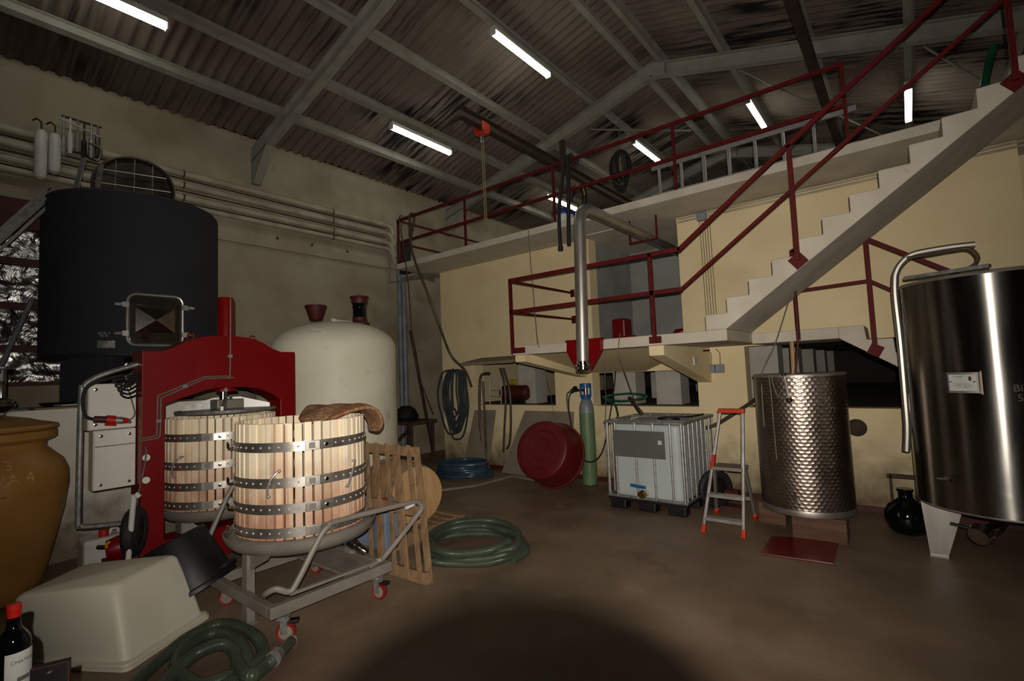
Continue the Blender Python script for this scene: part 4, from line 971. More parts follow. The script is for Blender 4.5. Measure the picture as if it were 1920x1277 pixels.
# ------------------------------------------------------------------ hoses on the floor
def coil(cx, cy, R, r, n, seed, z0=None, squash=1.0):
    rnd = random.Random(seed); P = []
    for k in range(n*12+1):
        a = 2*PI*k/12+rnd.uniform(-.03, .03); lvl = k/12
        rr_ = R*(1-.05*(lvl % 3))+rnd.uniform(-.02, .02)+.03*math.sin(a*2+lvl)
        P.append((cx+rr_*math.cos(a), cy+rr_*squash*math.sin(a), r+lvl/n*(r*2.0*n*.55)))
    return P
hose('green_hose_coil', coil(-3.60, 3.74, .52, .036, 4, 3), .036, M['hosegreen'], n=12, label='green ribbed hose coiled flat on the floor right of the leaning pallet', cat='hose')
t = bpy.data.objects['green_hose_coil']
e = V3(coil(-3.60, 3.74, .52, .036, 4, 3)[0])
pts = [(232,1300),(300,1238),(352,1196),(405,1172),(445,1175),(482,1196),(492,1226),(470,1252),(420,1272),(372,1284),(330,1250),(352,1212),(400,1188),(440,1196),(462,1228),(452,1262),(400,1300),(330,1330),(300,1296),(360,1232),(412,1208),(440,1222),(448,1250),(470,1268),(496,1250),(512,1236)]
gp = [onZ(x, y, .042+.012*(i % 3)+.05*max(0, (i-10)/16)) for i, (x, y) in enumerate(pts)]
hg = hose('green_hose_pile', gp, .04, M['hosegreen'], n=12, label='green ribbed hose heaped on the floor in front of the white tub', cat='hose')
p = onZ(512, 1236, .09); q = onZ(546, 1203, .05)
obj('coupling', MB().tube([p, p+(q-p)*.25], [.05, .045], 12).tube([p+(q-p)*.1+V3((0, 0, .05)), p+(q-p)*.12-V3((0, 0, .04))], .02, 8), M['galv'], hg)
obj('end_piece', MB().tube([p+(q-p)*.25, q], .038, 12), M['hosegreen'], hg)
obj('end_cap', MB().tube([q, q+(q-p)*.06], [.042, .03], 12), M['galv'], hg)
hose('blue_hose_coil', coil(-6.42, 6.50, .50, .034, 6, 5, squash=.85), .034, M['hoseblue'], n=10, label='blue hose coiled on the floor below the grey board', cat='hose')

# ------------------------------------------------------------------ things along the vat wall
YW = YF-.05
t = thing('hose_hank', 'dark blue-grey hose hung in a long hank on the vat wall', 'hose', (-7.25, YW, 1.9))
rnd = random.Random(11)
for k in range(15):
    c0 = -7.24+rnd.uniform(-.05, .05); w = .10+.018*k+rnd.uniform(-.04, .04); zb = .95-.026*k+rnd.uniform(-.10, .10); y = YW-.04-.028*(k % 5); sk = rnd.uniform(-.06, .06)
    P = [(c0, y, 1.93), (c0+w*.7, y-.01, 1.86), (c0+w+sk, y-.02, 1.5), (c0+w*.95, y-.02, 1.15), (c0+w*.5, y-.02, zb+.1), (c0+sk, y-.03, zb), (c0-w*.5, y-.02, zb+.1), (c0-w*.95, y-.02, 1.15), (c0-w+sk, y-.02, 1.5), (c0-w*.7, y-.01, 1.86)]
    obj('hose_loop', MB().tube(spline(P, 5, True), .019, 8, True), M['hosedark'], t)
obj('wall_hook', MB().tube([(-7.24, YF-.002, 1.92), (-7.24, YW-.12, 1.9), (-7.24, YW-.14, 1.97)], .012, 8), M['rust'], t)
def hang(pts, r, m, name, label, Y=YF-.06):
    return hose(name, [onY(x, y, Y) for x, y in pts], r, m, n=8, label=label, cat='hose')
hang([(918,700),(902,705),(899,740),(900,790),(906,840),(914,875)], .026, M['hosebrown'], 'hanging_hose', 'brown hose hanging to the floor from the left opening, left strand', YF-.08)
hang([(905,715),(908,760),(910,810),(912,850),(918,884)], .022, M['hosebrown'], 'hanging_hose', 'brown hose hanging close beside the first strand from the left opening', YF-.13)
hang([(938,690),(946,720),(948,760),(946,800),(944,848)], .022, M['hosebrown'], 'hanging_hose', 'brown hose hanging below the compressor opening, right pair, left strand', YF-.07)
hang([(944,690),(955,730),(958,780),(956,828),(950,842)], .022, M['hosebrown'], 'hanging_hose', 'brown hose hanging below the compressor opening, right pair, right strand', YF-.12)
def board(name, pts, label, th=.03):
    P = [V3(p) for p in pts]; n_ = (P[1]-P[0]).cross(P[2]-P[0]).normalized()
    m = MB(); k = len(P); m.add(P+[p+n_*th for p in P], [tuple(range(k-1, -1, -1)), tuple(range(k, 2*k))]+[(i, (i+1) % k, k+(i+1) % k, k+i) for i in range(k)])
    return tag(obj(name, m, M['board'], smooth=0), label, 'board')
board('grey_board', [onY(890, 769, YF-.06), onY(929, 769, YF-.06), onZ(914, 880, 0.01), onZ(868, 874, 0.01)], 'narrow grey board leaning on the vat wall behind the brown hoses', .025)
board('grey_board', [onY(984, 770, YF-.06), onY(1075, 772, YF-.06), onZ(1070, 905, 0.01), onZ(940, 886, 0.01)], 'wide grey board leaning on the vat wall behind the red tub', .025)
rb = at(1014, 852, 7.5); rm = at(1049, 866, 7.94); ax = (rm-rb).normalized()
t = thing('red_tub', 'big round dark red plastic tub leaning on its side by the gas cylinder', 'tub', rb)
dL = .46
obj('shell', MB().lathe([(.001, .0), (.14, .0), (.15, .012), (.17, .012), (.18, 0), (.27, 0), (.28, .012), (.30, .012), (.31, 0), (.40, 0), (.435, .015), (.45, .05), (.49, dL-.06), (.495, dL-.03), (.52, dL-.025), (.52, dL), (.48, dL), (.42, .06), (.001, .04)], rb, 64, ax), M['redplastic'], t, smooth=35)
zmin = min((o.matrix_world @ V3(v.co)).z for o in t.children for v in o.data.vertices) + rb.z
t.location = rb + V3((0, 0, -zmin+.002)) if abs(zmin) < .4 else rb

gx, gy = -4.09, 6.96
t = thing('gas_cylinder', 'pale green gas cylinder with a blue guard standing by the vat wall', 'gas cylinder', (gx, gy, 0))
obj('body', MB().lathe([(.09, 0), (.118, .02), (.12, .06), (.12, 1.14)], (gx, gy, 0), 32), M['greenbottle'], t, smooth=40)
obj('shoulder', MB().lathe([(.12, 1.14), (.118, 1.20), (.10, 1.29), (.07, 1.35), (.045, 1.38), (.001, 1.38)], (gx, gy, 0), 32), M['greyshoulder'], t, smooth=50)
obj('neck', MB().lathe([(.03, 1.37), (.03, 1.56), (.001, 1.56)], (gx, gy, 0), 14), M['brass'], t)
gd = obj('valve_guard', MB().lathe([(.075, 1.36), (.08, 1.365), (.088, 1.42), (.07, 1.425), (.066, 1.37)], (gx, gy, 0), 24).lathe([(.088, 1.54), (.092, 1.545), (.094, 1.60), (.07, 1.605), (.07, 1.54)], (gx, gy, 0), 24), M['blue'], t)
for k in range(4):
    a = PI/4+PI/2*k; obj('guard_bar', MB().box(-.012, .012, -.012, .012, 1.40, 1.56) if False else MB().tube([(gx+.078*math.cos(a), gy+.078*math.sin(a), 1.40), (gx+.08*math.cos(a), gy+.08*math.sin(a), 1.56)], .018, 6), M['blue'], gd)
rg = obj('regulator', MB().tube([(gx, gy-.02, 1.50), (gx-.13, gy-.08, 1.50)], .022, 8).lathe([(.045, -.02), (.05, 0), (.045, .02), (.001, .02)], (gx-.14, gy-.09, 1.52), 16, (-.3, -.9, .2)).lathe([(.035, -.02), (.035, .02), (.001, .02)], (gx-.20, gy-.08, 1.49), 16, (-.9, -.3, 0)), M['black'], t)
obj('gas_hose', MB().tube(spline([(gx-.2, gy-.08, 1.48), (gx-.26, gy-.08, 1.40), (gx-.27, gy-.1, 1.2), (gx-.22, gy-.12, .9), (gx-.17, gy-.14, .62), (gx-.05, gy-.17, .45), (gx+.15, gy-.18, .40), (gx+.32, gy-.15, .55), (gx+.40, gy-.08, .9), (gx+.40, gy+.2, 1.5), (gx+.42, gy+.3, 2.0)], 6), .012, 6), M['blackrub'], rg)
obj('gas_hose', MB().tube(spline([(gx-.16, gy-.08, 1.50), (gx-.31, gy-.06, 1.44), (gx-.30, gy-.07, 1.2), (gx-.25, gy-.08, 1.0), (gx-.23, gy-.1, .8)], 6), .016, 6), M['cable'], rg)

# ------------------------------------------------------------------ caged liquid container
x0, x1, y0, y1 = -3.24, -2.20, 5.98, 7.14
t = thing('liquid_container', 'white plastic liquid container in a galvanised cage on a black pallet', 'container', (-2.72, 6.5, 0))
pn = obj('base_pallet', MB().box(x0, x1, y0, y1, .115, .15), M['black'], t, smooth=0)
for x in (x0+.02, -2.82, x1-.24):
    for y in (y0, 6.45, y1-.16): obj('pallet_foot', MB().box(x, x+.22, y, y+.16, 0, .115), M['black'], pn, smooth=0, bevel=.015)
obj('bottle', MB().prism(rr(.47, .53, .10, 8), lambda u, v, tt: V3(((x0+x1)/2+u, (y0+y1)/2+v, tt)), .15, 1.09), M['ibc'], t, smooth=50, bevel=.03)
obj('outlet_recess', MB().box(-2.90, -2.62, y0+.045, y0+.06, .16, .44), M['ibc'], t, smooth=0, bevel=.008)
obj('filler_cap', MB().lathe([(.13, 1.09), (.14, 1.10), (.14, 1.145), (.10, 1.15), (.09, 1.135), (.001, 1.135)], (-2.55, 6.45, 0), 28), M['black'], t)
cm = obj('cage_frame', MB().tube([(x0, y0, 1.115), (x1, y0, 1.115), (x1, y1, 1.115), (x0, y1, 1.115)], .022, 8, True), M['galv'], t)
obj('bottom_frame', MB().tube([(x0, y0, .165), (x1, y0, .165), (x1, y1, .165), (x0, y1, .165)], .02, 8, True), M['galv'], t)
for y in (6.25, 6.80): obj('top_strap', MB().bar((x0, y, 1.12), (x1, y, 1.12), .05, .02), M['galv'], t, smooth=0)
for x in (x0+.03, x0+.14, x0+.42, x0+.66, x0+.88, x1-.02):
    for y in (y0, y1): obj('cage_bar', MB().tube([(x, y, .16), (x, y, 1.11)], .015, 8), M['galv'], cm)
for y in np.linspace(y0+.03, y1-.03, 8):
    for x in (x0, x1): obj('cage_bar', MB().tube([(x, y, .16), (x, y, 1.11)], .014, 8), M['galv'], cm)
pa, pb_ = onY(1150, 806, y0-.02), onY(1248, 862, y0-.02)
obj('label_plate', MB().box(pa.x, pb_.x, y0-.022, y0-.016, pb_.z, pa.z), M['plate'], t, smooth=0)
obj('sticker', MB().box(pb_.x-.085, pb_.x-.035, y0-.025, y0-.022, pa.z-.16, pa.z-.11), M['paper'], t, smooth=0)
v = V3((-2.735, y0-.02, .235))
vb = obj('outlet_valve', MB().tube([v+V3((0, .07, 0)), v-V3((0, .03, 0))], .045, 14).tube([v, v+V3((0, 0, .08))], .022, 10), M['white'], t)
obj('brass_cap', MB().tube([v-V3((0, .03, 0)), v-V3((0, .09, 0))], [.05, .042], 14), M['brass'], vb)
obj('valve_lever', MB().bar(v+V3((-.16, -.03, .095)), v+V3((.04, -.03, .08)), .035, .035), M['blue'], vb, smooth=0, bevel=.005)
obj('hose_on_top', MB().tube(spline([(-2.62, 6.4, 1.15), (-2.3, 6.5, 1.155), (-2.24, 6.9, 1.155)], 6), .012, 6), M['blackrub'], t)
pw = [onY(1180, 745, 7.25), onY(1203, 776, 6.55)]
tag(obj('wooden_stirrer', MB().bar(pw[0], pw[1], .05, .03), M['rust'], smooth=0), 'dark wooden pole slanting from the vat opening onto the liquid container', 'pole')
hose('green_hose', [onY(1130, 744, 7.36), onY(1160, 752, 7.33), onY(1200, 748, 7.36), onY(1212, 742, 7.4), onY(1180, 738, 7.5), onY(1140, 742, 7.45), onY(1135, 748, 7.34), onY(1152, 758, 7.28), onY(1158, 775, 7.1), onY(1158, 782, 7.0)], .018, M['green'], n=8, label='bright green hose lying on the ledge above the liquid container', cat='hose')
hose('yellow_hose', [onY(1321, 803, 7.1), onY(1345, 795, 7.12), onY(1385, 770, 7.16), onY(1412, 752, 7.35), onY(1420, 742, 7.6)], .026, M['hosebrown'], n=8, label='olive hose sloping behind the step ladder into the vat opening', cat='hose')

# small pump with black wheel
wx, wy = -1.93, 6.72
t = thing('small_pump', 'small red pump with a black wheel between the container and the step ladder', 'pump', (wx, wy, 0))
obj('wheel', MB().lathe([(.15, -.035), (.21, -.04), (.24, -.02), (.24, .02), (.21, .04), (.15, .035)], (wx-.12, wy-.12, .245), 28, (.8, -.6, 0), caps=False), M['blackrub'], t)
obj('wheel_disc', MB().lathe([(.001, -.02), (.15, -.02), (.15, .02), (.001, .02)], (wx-.12, wy-.12, .245), 20, (.8, -.6, 0)), M['black'], t)
obj('motor', MB().lathe([(.001, -.08), (.075, -.08), (.075, .08), (.001, .08)], (wx+.05, wy, .16), 20, (1, 0, 0)), M['darkred'], t)
obj('pump_head', MB().tube([(wx-.1, wy-.1, .47), (wx-.02, wy-.1, .50), (wx+.03, wy-.1, .46)], .03, 10), M['galv'], t)
obj('axle_stand', MB().bar((wx-.12, wy-.05, .02), (wx-.08, wy-.08, .47), .04, .02), M['darkred'], t, smooth=0)
obj('base_plate', MB().box(wx-.14, wx+.16, wy-.1, wy+.1, 0, .03), M['darkred'], t, smooth=0)

# ------------------------------------------------------------------ step ladder
t = thing('step_ladder', 'aluminium step ladder with red top and red feet in front of the vat wall', 'ladder', (-1.7, 5.85, 0))
FL, FR = V3((-1.89, 5.57, 0)), V3((-1.48, 5.58, 0)); TL_, TR = V3((-1.69, 5.78, 1.29)), V3((-1.455, 5.78, 1.29))
RL, RR = V3((-1.98, 6.36, 0)), V3((-1.53, 6.32, 0)); QL, QR = TL_.lerp(FL, .44)+V3((0, .05, 0)), TR.lerp(FR, .44)+V3((0, .05, 0))
for a, b, nm in ((FL, TL_, 'front_rail'), (FR, TR, 'front_rail'), (RL, QL, 'rear_rail'), (RR, QR, 'rear_rail')):
    obj(nm, MB().bar(a+V3((0, 0, .02)), b, .028, .045, (0, 1, 0)), M['alu'], t, smooth=0, bevel=.004)
    obj('foot', MB().bar(a, a+(b-a).normalized()*.09, .042, .058, (0, 1, 0)), M['orange'], t, smooth=0, bevel=.006)
obj('top_handle', MB().bar(TL_+V3((-.02, 0, .01)), TR+V3((.02, 0, .01)), .07, .05), M['orange'], t, smooth=0, bevel=.012)
for f, nm, dp_ in ((.115, 'step', .10), (.305, 'step', .10), (.53, 'platform', .26)):
    a, b = FL.lerp(TL_, f), FR.lerp(TR, f)
    obj(nm, MB().box(a.x, b.x, a.y-.03, a.y-.03+dp_, a.z-.018, a.z+.018), M['alu'] if nm == 'step' else M['board'], t, smooth=0, bevel=.004)
a, b = RL.lerp(QL, .40), RR.lerp(QR, .40); obj('rear_brace', MB().bar(a, b, .02, .035), M['alu'], t, smooth=0)
for s_ in (FL, ): obj('hinge', MB().bar(FL.lerp(TL_, .52), FL.lerp(TL_, .64), .034, .05, (0, 1, 0)), M['red'], t, smooth=0)

# ------------------------------------------------------------------ dimpled steel tank on timber blocks
c = (-.97, 6.2); R = .435
t = thing('dimpled_tank', 'open stainless tank with dimpled walls standing on two timber blocks', 'tank', (c[0], c[1], .24))
wb_ = MB(); n_ = 88
prof_ = [(R-.02, .24), (R, .25), (R, 1.655), (R, 1.66)]
obj('shell', MB().lathe([(.001, .245), (R-.01, .24), (R, .25), (R, 1.665)], (c[0], c[1], 0), n_, caps=False).lathe([(R-.006, 1.665), (R-.006, .26), (.001, .26)], (c[0], c[1], 0), n_, caps=False), M['waffle'], t, smooth=40)
obj('rim', MB().lathe([(R-.008, 1.655), (R+.01, 1.655), (R+.012, 1.675), (R+.004, 1.685), (R-.008, 1.68)], (c[0], c[1], 0), n_), M['stain'], t, smooth=50)
obj('base_band', MB().lathe([(R+.002, .245), (R+.003, .25), (R+.003, .30), (R+.001, .305)], (c[0], c[1], 0), n_, caps=False), M['stain'], t, smooth=50)
af = math.atan2(-c[1], -c[0])
def rad(a, o, z): return V3((c[0]+(R+o)*math.cos(a), c[1]+(R+o)*math.sin(a), z))
pa, pb_ = rad(af-.20, .03, 1.42), rad(af-.27, .03, 1.68)
lv = obj('mixing_lever', MB().tube([pa, pb_], .014, 8), M['alu'], t)
obj('lever_knob', MB().lathe([(.001, -.03), (.03, -.012), (.03, .012), (.001, .03)], pa, 14, (0, 0, 1)).lathe([(.001, -.02), (.02, -.01), (.02, .015), (.001, .02)], pb_, 12), M['black'], lv)
pa = rad(af-.21, .03, .42)
obj('drain_tap', MB().tube([rad(af-.2, -.01, .40), rad(af-.2, .06, .40)], .018, 8).tube([rad(af-.2, .05, .40), rad(af-.27, .06, .55)], .009, 6).tube([rad(af-.2, .05, .40), rad(af-.32, .05, .385)], .008, 6), M['chrome'], t)
oc = lambda a, z: oncyl(c, R+.003, a, z)
txt('chalk_scribble', 'L 12\n  hl  2 )', .08, oc(af+.50, 1.36), M['chalkdim'], t)
obj('thermo_tube', MB().tube(spline([rad(af-.64, .012, 1.67), rad(af-.61, .014, 1.5), rad(af-.60, .014, 1.1), rad(af-.59, .014, .8)], 4), .006, 6), M['cable'], t)
obj('thermo_tube', MB().tube(spline([rad(af-.57, .012, 1.67), rad(af-.52, .014, 1.55), rad(af-.44, .014, 1.46), rad(af-.24, .02, 1.44)], 4), .006, 6), M['cable'], t)
tag(obj('timber_block', MB().box(-1.08, -.60, 5.86, 6.10, 0, .238), M['block'], smooth=0, bevel=.012), 'front timber block under the dimpled tank', 'block', 'timber blocks under the dimpled tank')
tag(obj('timber_block', MB().box(-1.48, -1.20, 6.22, 6.50, 0, .238), M['block'], smooth=0, bevel=.012), 'timber block under the left side of the dimpled tank, behind the ladder foot', 'block', 'timber blocks under the dimpled tank')
g = MB(); P = [onZ(1447, 1007, 0), onZ(1573, 1018, 0), onZ(1563, 1060, 0), onZ(1425, 1040, 0)]
V = [V3((p.x, p.y, z)) for z in (.001, .016) for p in P]; g.add(V, [(3, 2, 1, 0), (4, 5, 6, 7), (0, 1, 5, 4), (1, 2, 6, 5), (2, 3, 7, 6), (3, 0, 4, 7)])
tag(obj('floor_hatch', g, M['grate'], smooth=0, bevel=.004), 'red painted steel hatch plate in the floor before the dimpled tank', 'hatch')
# things dropping into it from the stairs
tag(obj('stirring_pole', MB().tube([(-1.035, 6.30, 1.1), (-1.02, 6.30, 2.06-.02), ], .022, 8), M['wood']), 'wooden pole standing upright in the dimpled tank', 'pole')
hose('hanging_cable', [onY(1490, 522, 6.30), onY(1492, 560, 6.28), onY(1496, 640, 6.26), onY(1490, 712, 6.24)], .012, M['darkred'], n=6, label='dark red cable hanging from the stair underside into the dimpled tank', cat='cable')
hose('rope', [onY(1489, 524, 6.3), onY(1480, 560, 6.2), onY(1455, 640, 6.05), onY(1432, 690, 5.93), onY(1428, 712, 5.90), onY(1430, 760, 5.86), onY(1433, 800, 5.85)], .007, M['cable'], n=6, label='thin pale cord looping from the stair underside over the dimpled tank', cat='cord')

# ------------------------------------------------------------------ big stainless tank at the right
c = (.58, 5.97); R = .625
t = thing('steel_tank', 'tall brushed stainless wine tank on legs at the right edge', 'tank', (c[0], c[1], 0))
obj('shell', MB().lathe([(.001, .42), (.30, .45), (R-.03, .515), (R, .53), (R, 2.46)], (c[0], c[1], 0), 96, caps=False), M['brushed'], t, smooth=30)
obj('top_cone', MB().lathe([(R, 2.46), (R-.02, 2.47), (.25, 2.49), (.24, 2.50), (.001, 2.50)], (c[0], c[1], 0), 96), M['stain'], t, smooth=30)
obj('top_rim', MB().lathe([(R+.003, 2.44), (R+.008, 2.45), (R+.003, 2.465)], (c[0], c[1], 0), 96, caps=False), M['stain'], t)
obj('bottom_seam', MB().lathe([(R+.002, .525), (R+.006, .532), (R+.002, .54)], (c[0], c[1], 0), 96, caps=False), M['stain'], t)
af = math.atan2(-c[1], -c[0])
for a in (PI*1.0, PI*1.667, PI*.333):     # radial fins tapering to a small foot
    d = V3((math.cos(a), math.sin(a), 0)); s = V3((-d.y, d.x, 0)); o_ = V3((c[0], c[1], 0))
    obj('leg', MB().prism([(R-.02, .56), (R-.32, .47), (R-.185, .01), (R-.06, .01)], lambda u, v, tt, o_=o_, d=d, s=s: o_+d*u+s*tt+V3((0, 0, v)), -.012, .012).obox(o_+d*(R-.122)+V3((0, 0, .006)), s*.04, d*.066, V3((0, 0, .006))), M['stain'], t, smooth=0)
f = lambda a, z: oncyl(c, R+.012, a, z)
ap = af-.33
br = obj('plate_bracket', MB().grid(lambda u, v: f(ap, 1.585)((u-.5)*.205, (v-.5)*.165), 10, 1), M['stain'], t)
f2 = oncyl(c, R+.016, ap, 1.585)
obj('name_plate', MB().grid(lambda u, v: f2((u-.5)*.175, (v-.5)*.13), 8, 1), M['paper'], t)
f3 = oncyl(c, R+.018, ap, 1.585)
txt('plate_lettering', 'CUVERIE', .017, lambda x, y: f3(x-.03, y+.047), M['ink'], t)
txt('plate_lettering', 'capacite 30 hl\ninox 304 - type 250\nserie 1998', .014, lambda x, y: f3(x, y-.025), M['ink'], t)
obj('plate_emblem', MB().grid(lambda u, v: f3(.05+(u-.5)*.022*(1-abs(v-.5)), .033+(v-.5)*.035), 2, 4), M['darkred'], t)
for sx in (-.078, .075): obj('plate_screw', MB().grid(lambda u, v: f3(sx+(u-.5)*.016, .008+(v-.5)*.008), 1, 1), M['ink'], t)
for sx in (-1, 1):
    q_ = f(ap, 1.585)
    pp = [q_(sx*.10, .08), q_(sx*.10, -.08)]; n__ = V3((math.cos(ap), math.sin(ap), 0))
    pp = [V3(p) for p in pp]; ss = V3((-n__.y, n__.x, 0))*sx
    obj('bracket_wing', MB().add([pp[0], pp[1], pp[1]+ss*.03+n__*.02-V3((0, 0, .015)), pp[0]+ss*.03+n__*.02+V3((0, 0, .015))], [(0, 1, 2, 3)]), M['chrome'], br, solid=.002, smooth=0)
txt('chalk_writing', 'Bille\n   50 m', .075, oncyl(c, R+.003, af+.22, 1.50), M['chalkdim'], t)
lv0 = [onY(x, y, 5.86) for x, y in ((1700, 846), (1701, 800), (1697, 745), (1688, 640), (1679, 560), (1678, 528))]
arc = [onY(x, y, 5.86) for x, y in ((1680, 512), (1690, 494), (1710, 478), (1745, 470), (1790, 463), (1828, 459))]
obj('level_pipe', MB().tube(spline(lv0+arc, 5), .030, 10), M['stain'], t)
lp = [onY(x, y, 5.84) for x, y in ((1700, 484), (1740, 477), (1790, 468), (1815, 466), (1830, 476), (1833, 488), (1822, 500), (1800, 508))]
obj('hose_end', MB().tube(spline(lp, 6), .016, 8), M['hosebrown'], t)
sgp = [onY(x, y, 5.86) for x, y in ((1703, 674), (1705, 720), (1707, 800))]
obj('sight_tube', MB().tube(sgp, .012, 8), M['chrome'], t)
for p in sgp: obj('tube_clamp', MB().tube([p-V3((.03, 0, 0)), p+V3((.06, .02, 0))], .016, 8), M['galv'], t)
obj('top_bracket', MB().bar(onY(1697, 522, 5.72), onY(1856, 498, 5.45), .05, .03), M['galv'], t, smooth=0)
pv = onY(1842, 1000, 5.5)
vl = obj('drain_valve', MB().tube([V3((c[0], c[1], .50)), pv+V3((.09, .12, .02)), pv], .05, 12).tube([pv, pv+V3((-.03, -.05, -.02))], [.085, .07], 14).tube([pv+V3((-.02, -.06, .01)), pv+V3((.08, -.03, .03))], .014, 8), M['chrome'], t)
obj('valve_stem', MB().tube([pv+V3((-.19, 0, .05)), pv+V3((-.02, 0, .02))], .012, 6), M['black'], vl)
obj('sample_tap', MB().tube([V3((c[0]+(R)*math.cos(af-.66), c[1]+R*math.sin(af-.66), .80)), V3((c[0]+(R+.06)*math.cos(af-.66), c[1]+(R+.06)*math.sin(af-.66), .79)), V3((c[0]+(R+.08)*math.cos(af-.5), c[1]+(R+.08)*math.sin(af-.5), .80))], .012, 8), M['chrome'], t)
dm_ = (-.14, 6.62)
t = thing('demijohn', 'dark green glass demijohn on the floor behind the steel tank leg', 'bottle', (dm_[0], dm_[1], 0))
obj('glass_body', MB().lathe([(.001, 0), (.12, 0), (.17, .04), (.195, .13), (.19, .22), (.15, .29), (.09, .33), (.06, .36), (.06, .42), (.07, .43), (.07, .45), (.05, .45)], (dm_[0], dm_[1], 0), 40), M['demi'], t, smooth=50)
obj('carrier', MB().box(dm_[0]-.12, dm_[0]-.10, dm_[1]-.02, dm_[1]+.02, .28, .58).box(dm_[0]+.10, dm_[0]+.12, dm_[1]-.02, dm_[1]+.02, .28, .58).box(dm_[0]-.14, dm_[0]+.14, dm_[1]-.02, dm_[1]+.02, .555, .59), M['rust'], t, smooth=0)

tag(obj('vat_door_stub', MB().lathe([(.10, 0), (.105, .02), (.07, .05), (.001, .06)], (-.56, YF, .99), 20, (0, -1, 0)), M['rust']), 'round rusty vat door fitting on the wall right of the dimpled tank', 'fitting')

# ------------------------------------------------------------------ hopper and duct
t = thing('hopper', 'red painted steel hopper on the front of the landing', 'hopper', (-3.22, 5.5, 1.82))
Yh = 5.485
hp_ = [onY(x, y, Yh) for x, y in ((1062, 638), (1127, 636), (1127, 658), (1107, 694), (1081, 694), (1062, 660))]
m = MB(); m.prism([(p.x, p.z) for p in hp_], lambda u, v, tt: (u, tt, v), Yh, 5.545)
obj('hopper_body', m, M['redpress'], t, smooth=0, bevel=.004)
obj('hopper_lip', MB().box(hp_[0].x-.012, hp_[1].x+.012, Yh-.012, 5.545, hp_[1].z-.01, hp_[1].z+.02), M['redpress'], t, smooth=0)
t = thing('duct', 'big stainless duct rising before the landing and bending into the recess', 'pipe', (-3.0, 5.1, 2))
Yd = 5.08
dz = onY(1087, 420, Yd); db = onY(1093, 682, Yd); tp = onY(1098, 384, Yd)
xd = dz.x
P = [V3((db.x, Yd, db.z)), V3((dz.x, Yd, dz.z)), V3((dz.x, Yd+.01, tp.z-.16)), V3((dz.x, Yd+.06, tp.z-.06)), V3((dz.x+.01, Yd+.16, tp.z-.01)), V3((dz.x+.02, Yd+.4, tp.z)), V3((dz.x+.03, 8.86, tp.z-.02))]
obj('duct_pipe', MB().tube([P[0], P[1]]+spline(P[2:6], 6)+[P[6]], .072, 20), M['stain'], t, smooth=60)
ft = db
obj('coupling', MB().lathe([(.06, -.10), (.085, -.09), (.09, -.07), (.075, -.06), (.075, -.04), (.10, -.03), (.10, -.01), (.075, 0), (.075, .03)], ft, 28), M['chrome'], t, smooth=50)
hk = [onY(1181, 436, 6.9), onY(1182, 457, 6.9), onY(1232, 447, 6.9), onY(1231, 430, 6.9)]
tag(obj('pipe_hanger', MB().bar(V3((hk[0].x, 6.9, 4.03)), hk[1], .025, .025).bar(hk[1], hk[2], .025, .025).bar(hk[2], V3((hk[2].x, 6.9, 4.03)), .025, .025), M['redrail'], smooth=0), 'small red U shaped hanger under the walkway holding the duct', 'bracket')
tag(obj('recess_conduit', MB().tube([onY(1098, 442, 6.95), onY(1170, 424, 6.95)], .010, 8), M['white']), 'thin white conduit under the walkway behind the duct', 'conduit')

# red machines in the recess
t = thing('red_machine', 'red machine standing in the recess behind the landing railing', 'machine', (-3.95, 8.1, 2.14))
obj('housing', MB().box(-4.08, -3.82, 7.95, 8.25, 2.141, 2.70), M['redpress'], t, smooth=0, bevel=.04)
obj('motor', MB().lathe([(.001, -.12), (.10, -.12), (.10, .12), (.001, .12)], (-3.75, 8.0, 2.30), 18, (0, 1, 0)), M['redpress'], t)
tag(obj('red_case', MB().lathe([(.13, 2.141), (.14, 2.16), (.14, 2.38), (.10, 2.42), (.001, 2.42)], (-2.85, 8.0, 0), 24), M['redpress']), 'smaller red case at the right edge of the recess', 'case')

# compressor and bottles in the left opening
t = thing('compressor', 'red compressor inside the vat opening behind the hanging hoses', 'compressor', (-6.1, 7.95, 1.2))
obj('air_tank', MB().lathe([(.001, -.34), (.10, -.33), (.15, -.28), (.15, .28), (.10, .33), (.001, .34)], (-6.32, 7.95, 1.42), 24, (1, .1, 0)), M['darkred'], t)
obj('motor', MB().lathe([(.001, -.06), (.06, -.06), (.06, .06), (.001, .06)], (-6.36, 7.95, 1.63), 18, (1, 0, 0)), M['yellow'], t)
obj('tank_foot', MB().box(-6.55, -6.1, 7.85, 8.05, 1.201, 1.29), M['black'], t, smooth=0)
t = thing('wire_rack', 'small white wire rack standing on the ledge of the left opening', 'rack', (-6.45, 7.5, 1.22))
for x in (-6.62, -6.32): obj('rack_side', MB().tube(spline([(x, 7.50, 1.222), (x+.02, 7.5, 1.6), (x+.08, 7.5, 1.7), (x+.14, 7.5, 1.6)], 5), .008, 6), M['white'], t)
for z in (1.38, 1.5): obj('rack_wire', MB().tube([(-6.62, 7.5, z), (-6.30, 7.5, z)], .005, 6), M['white'], t)

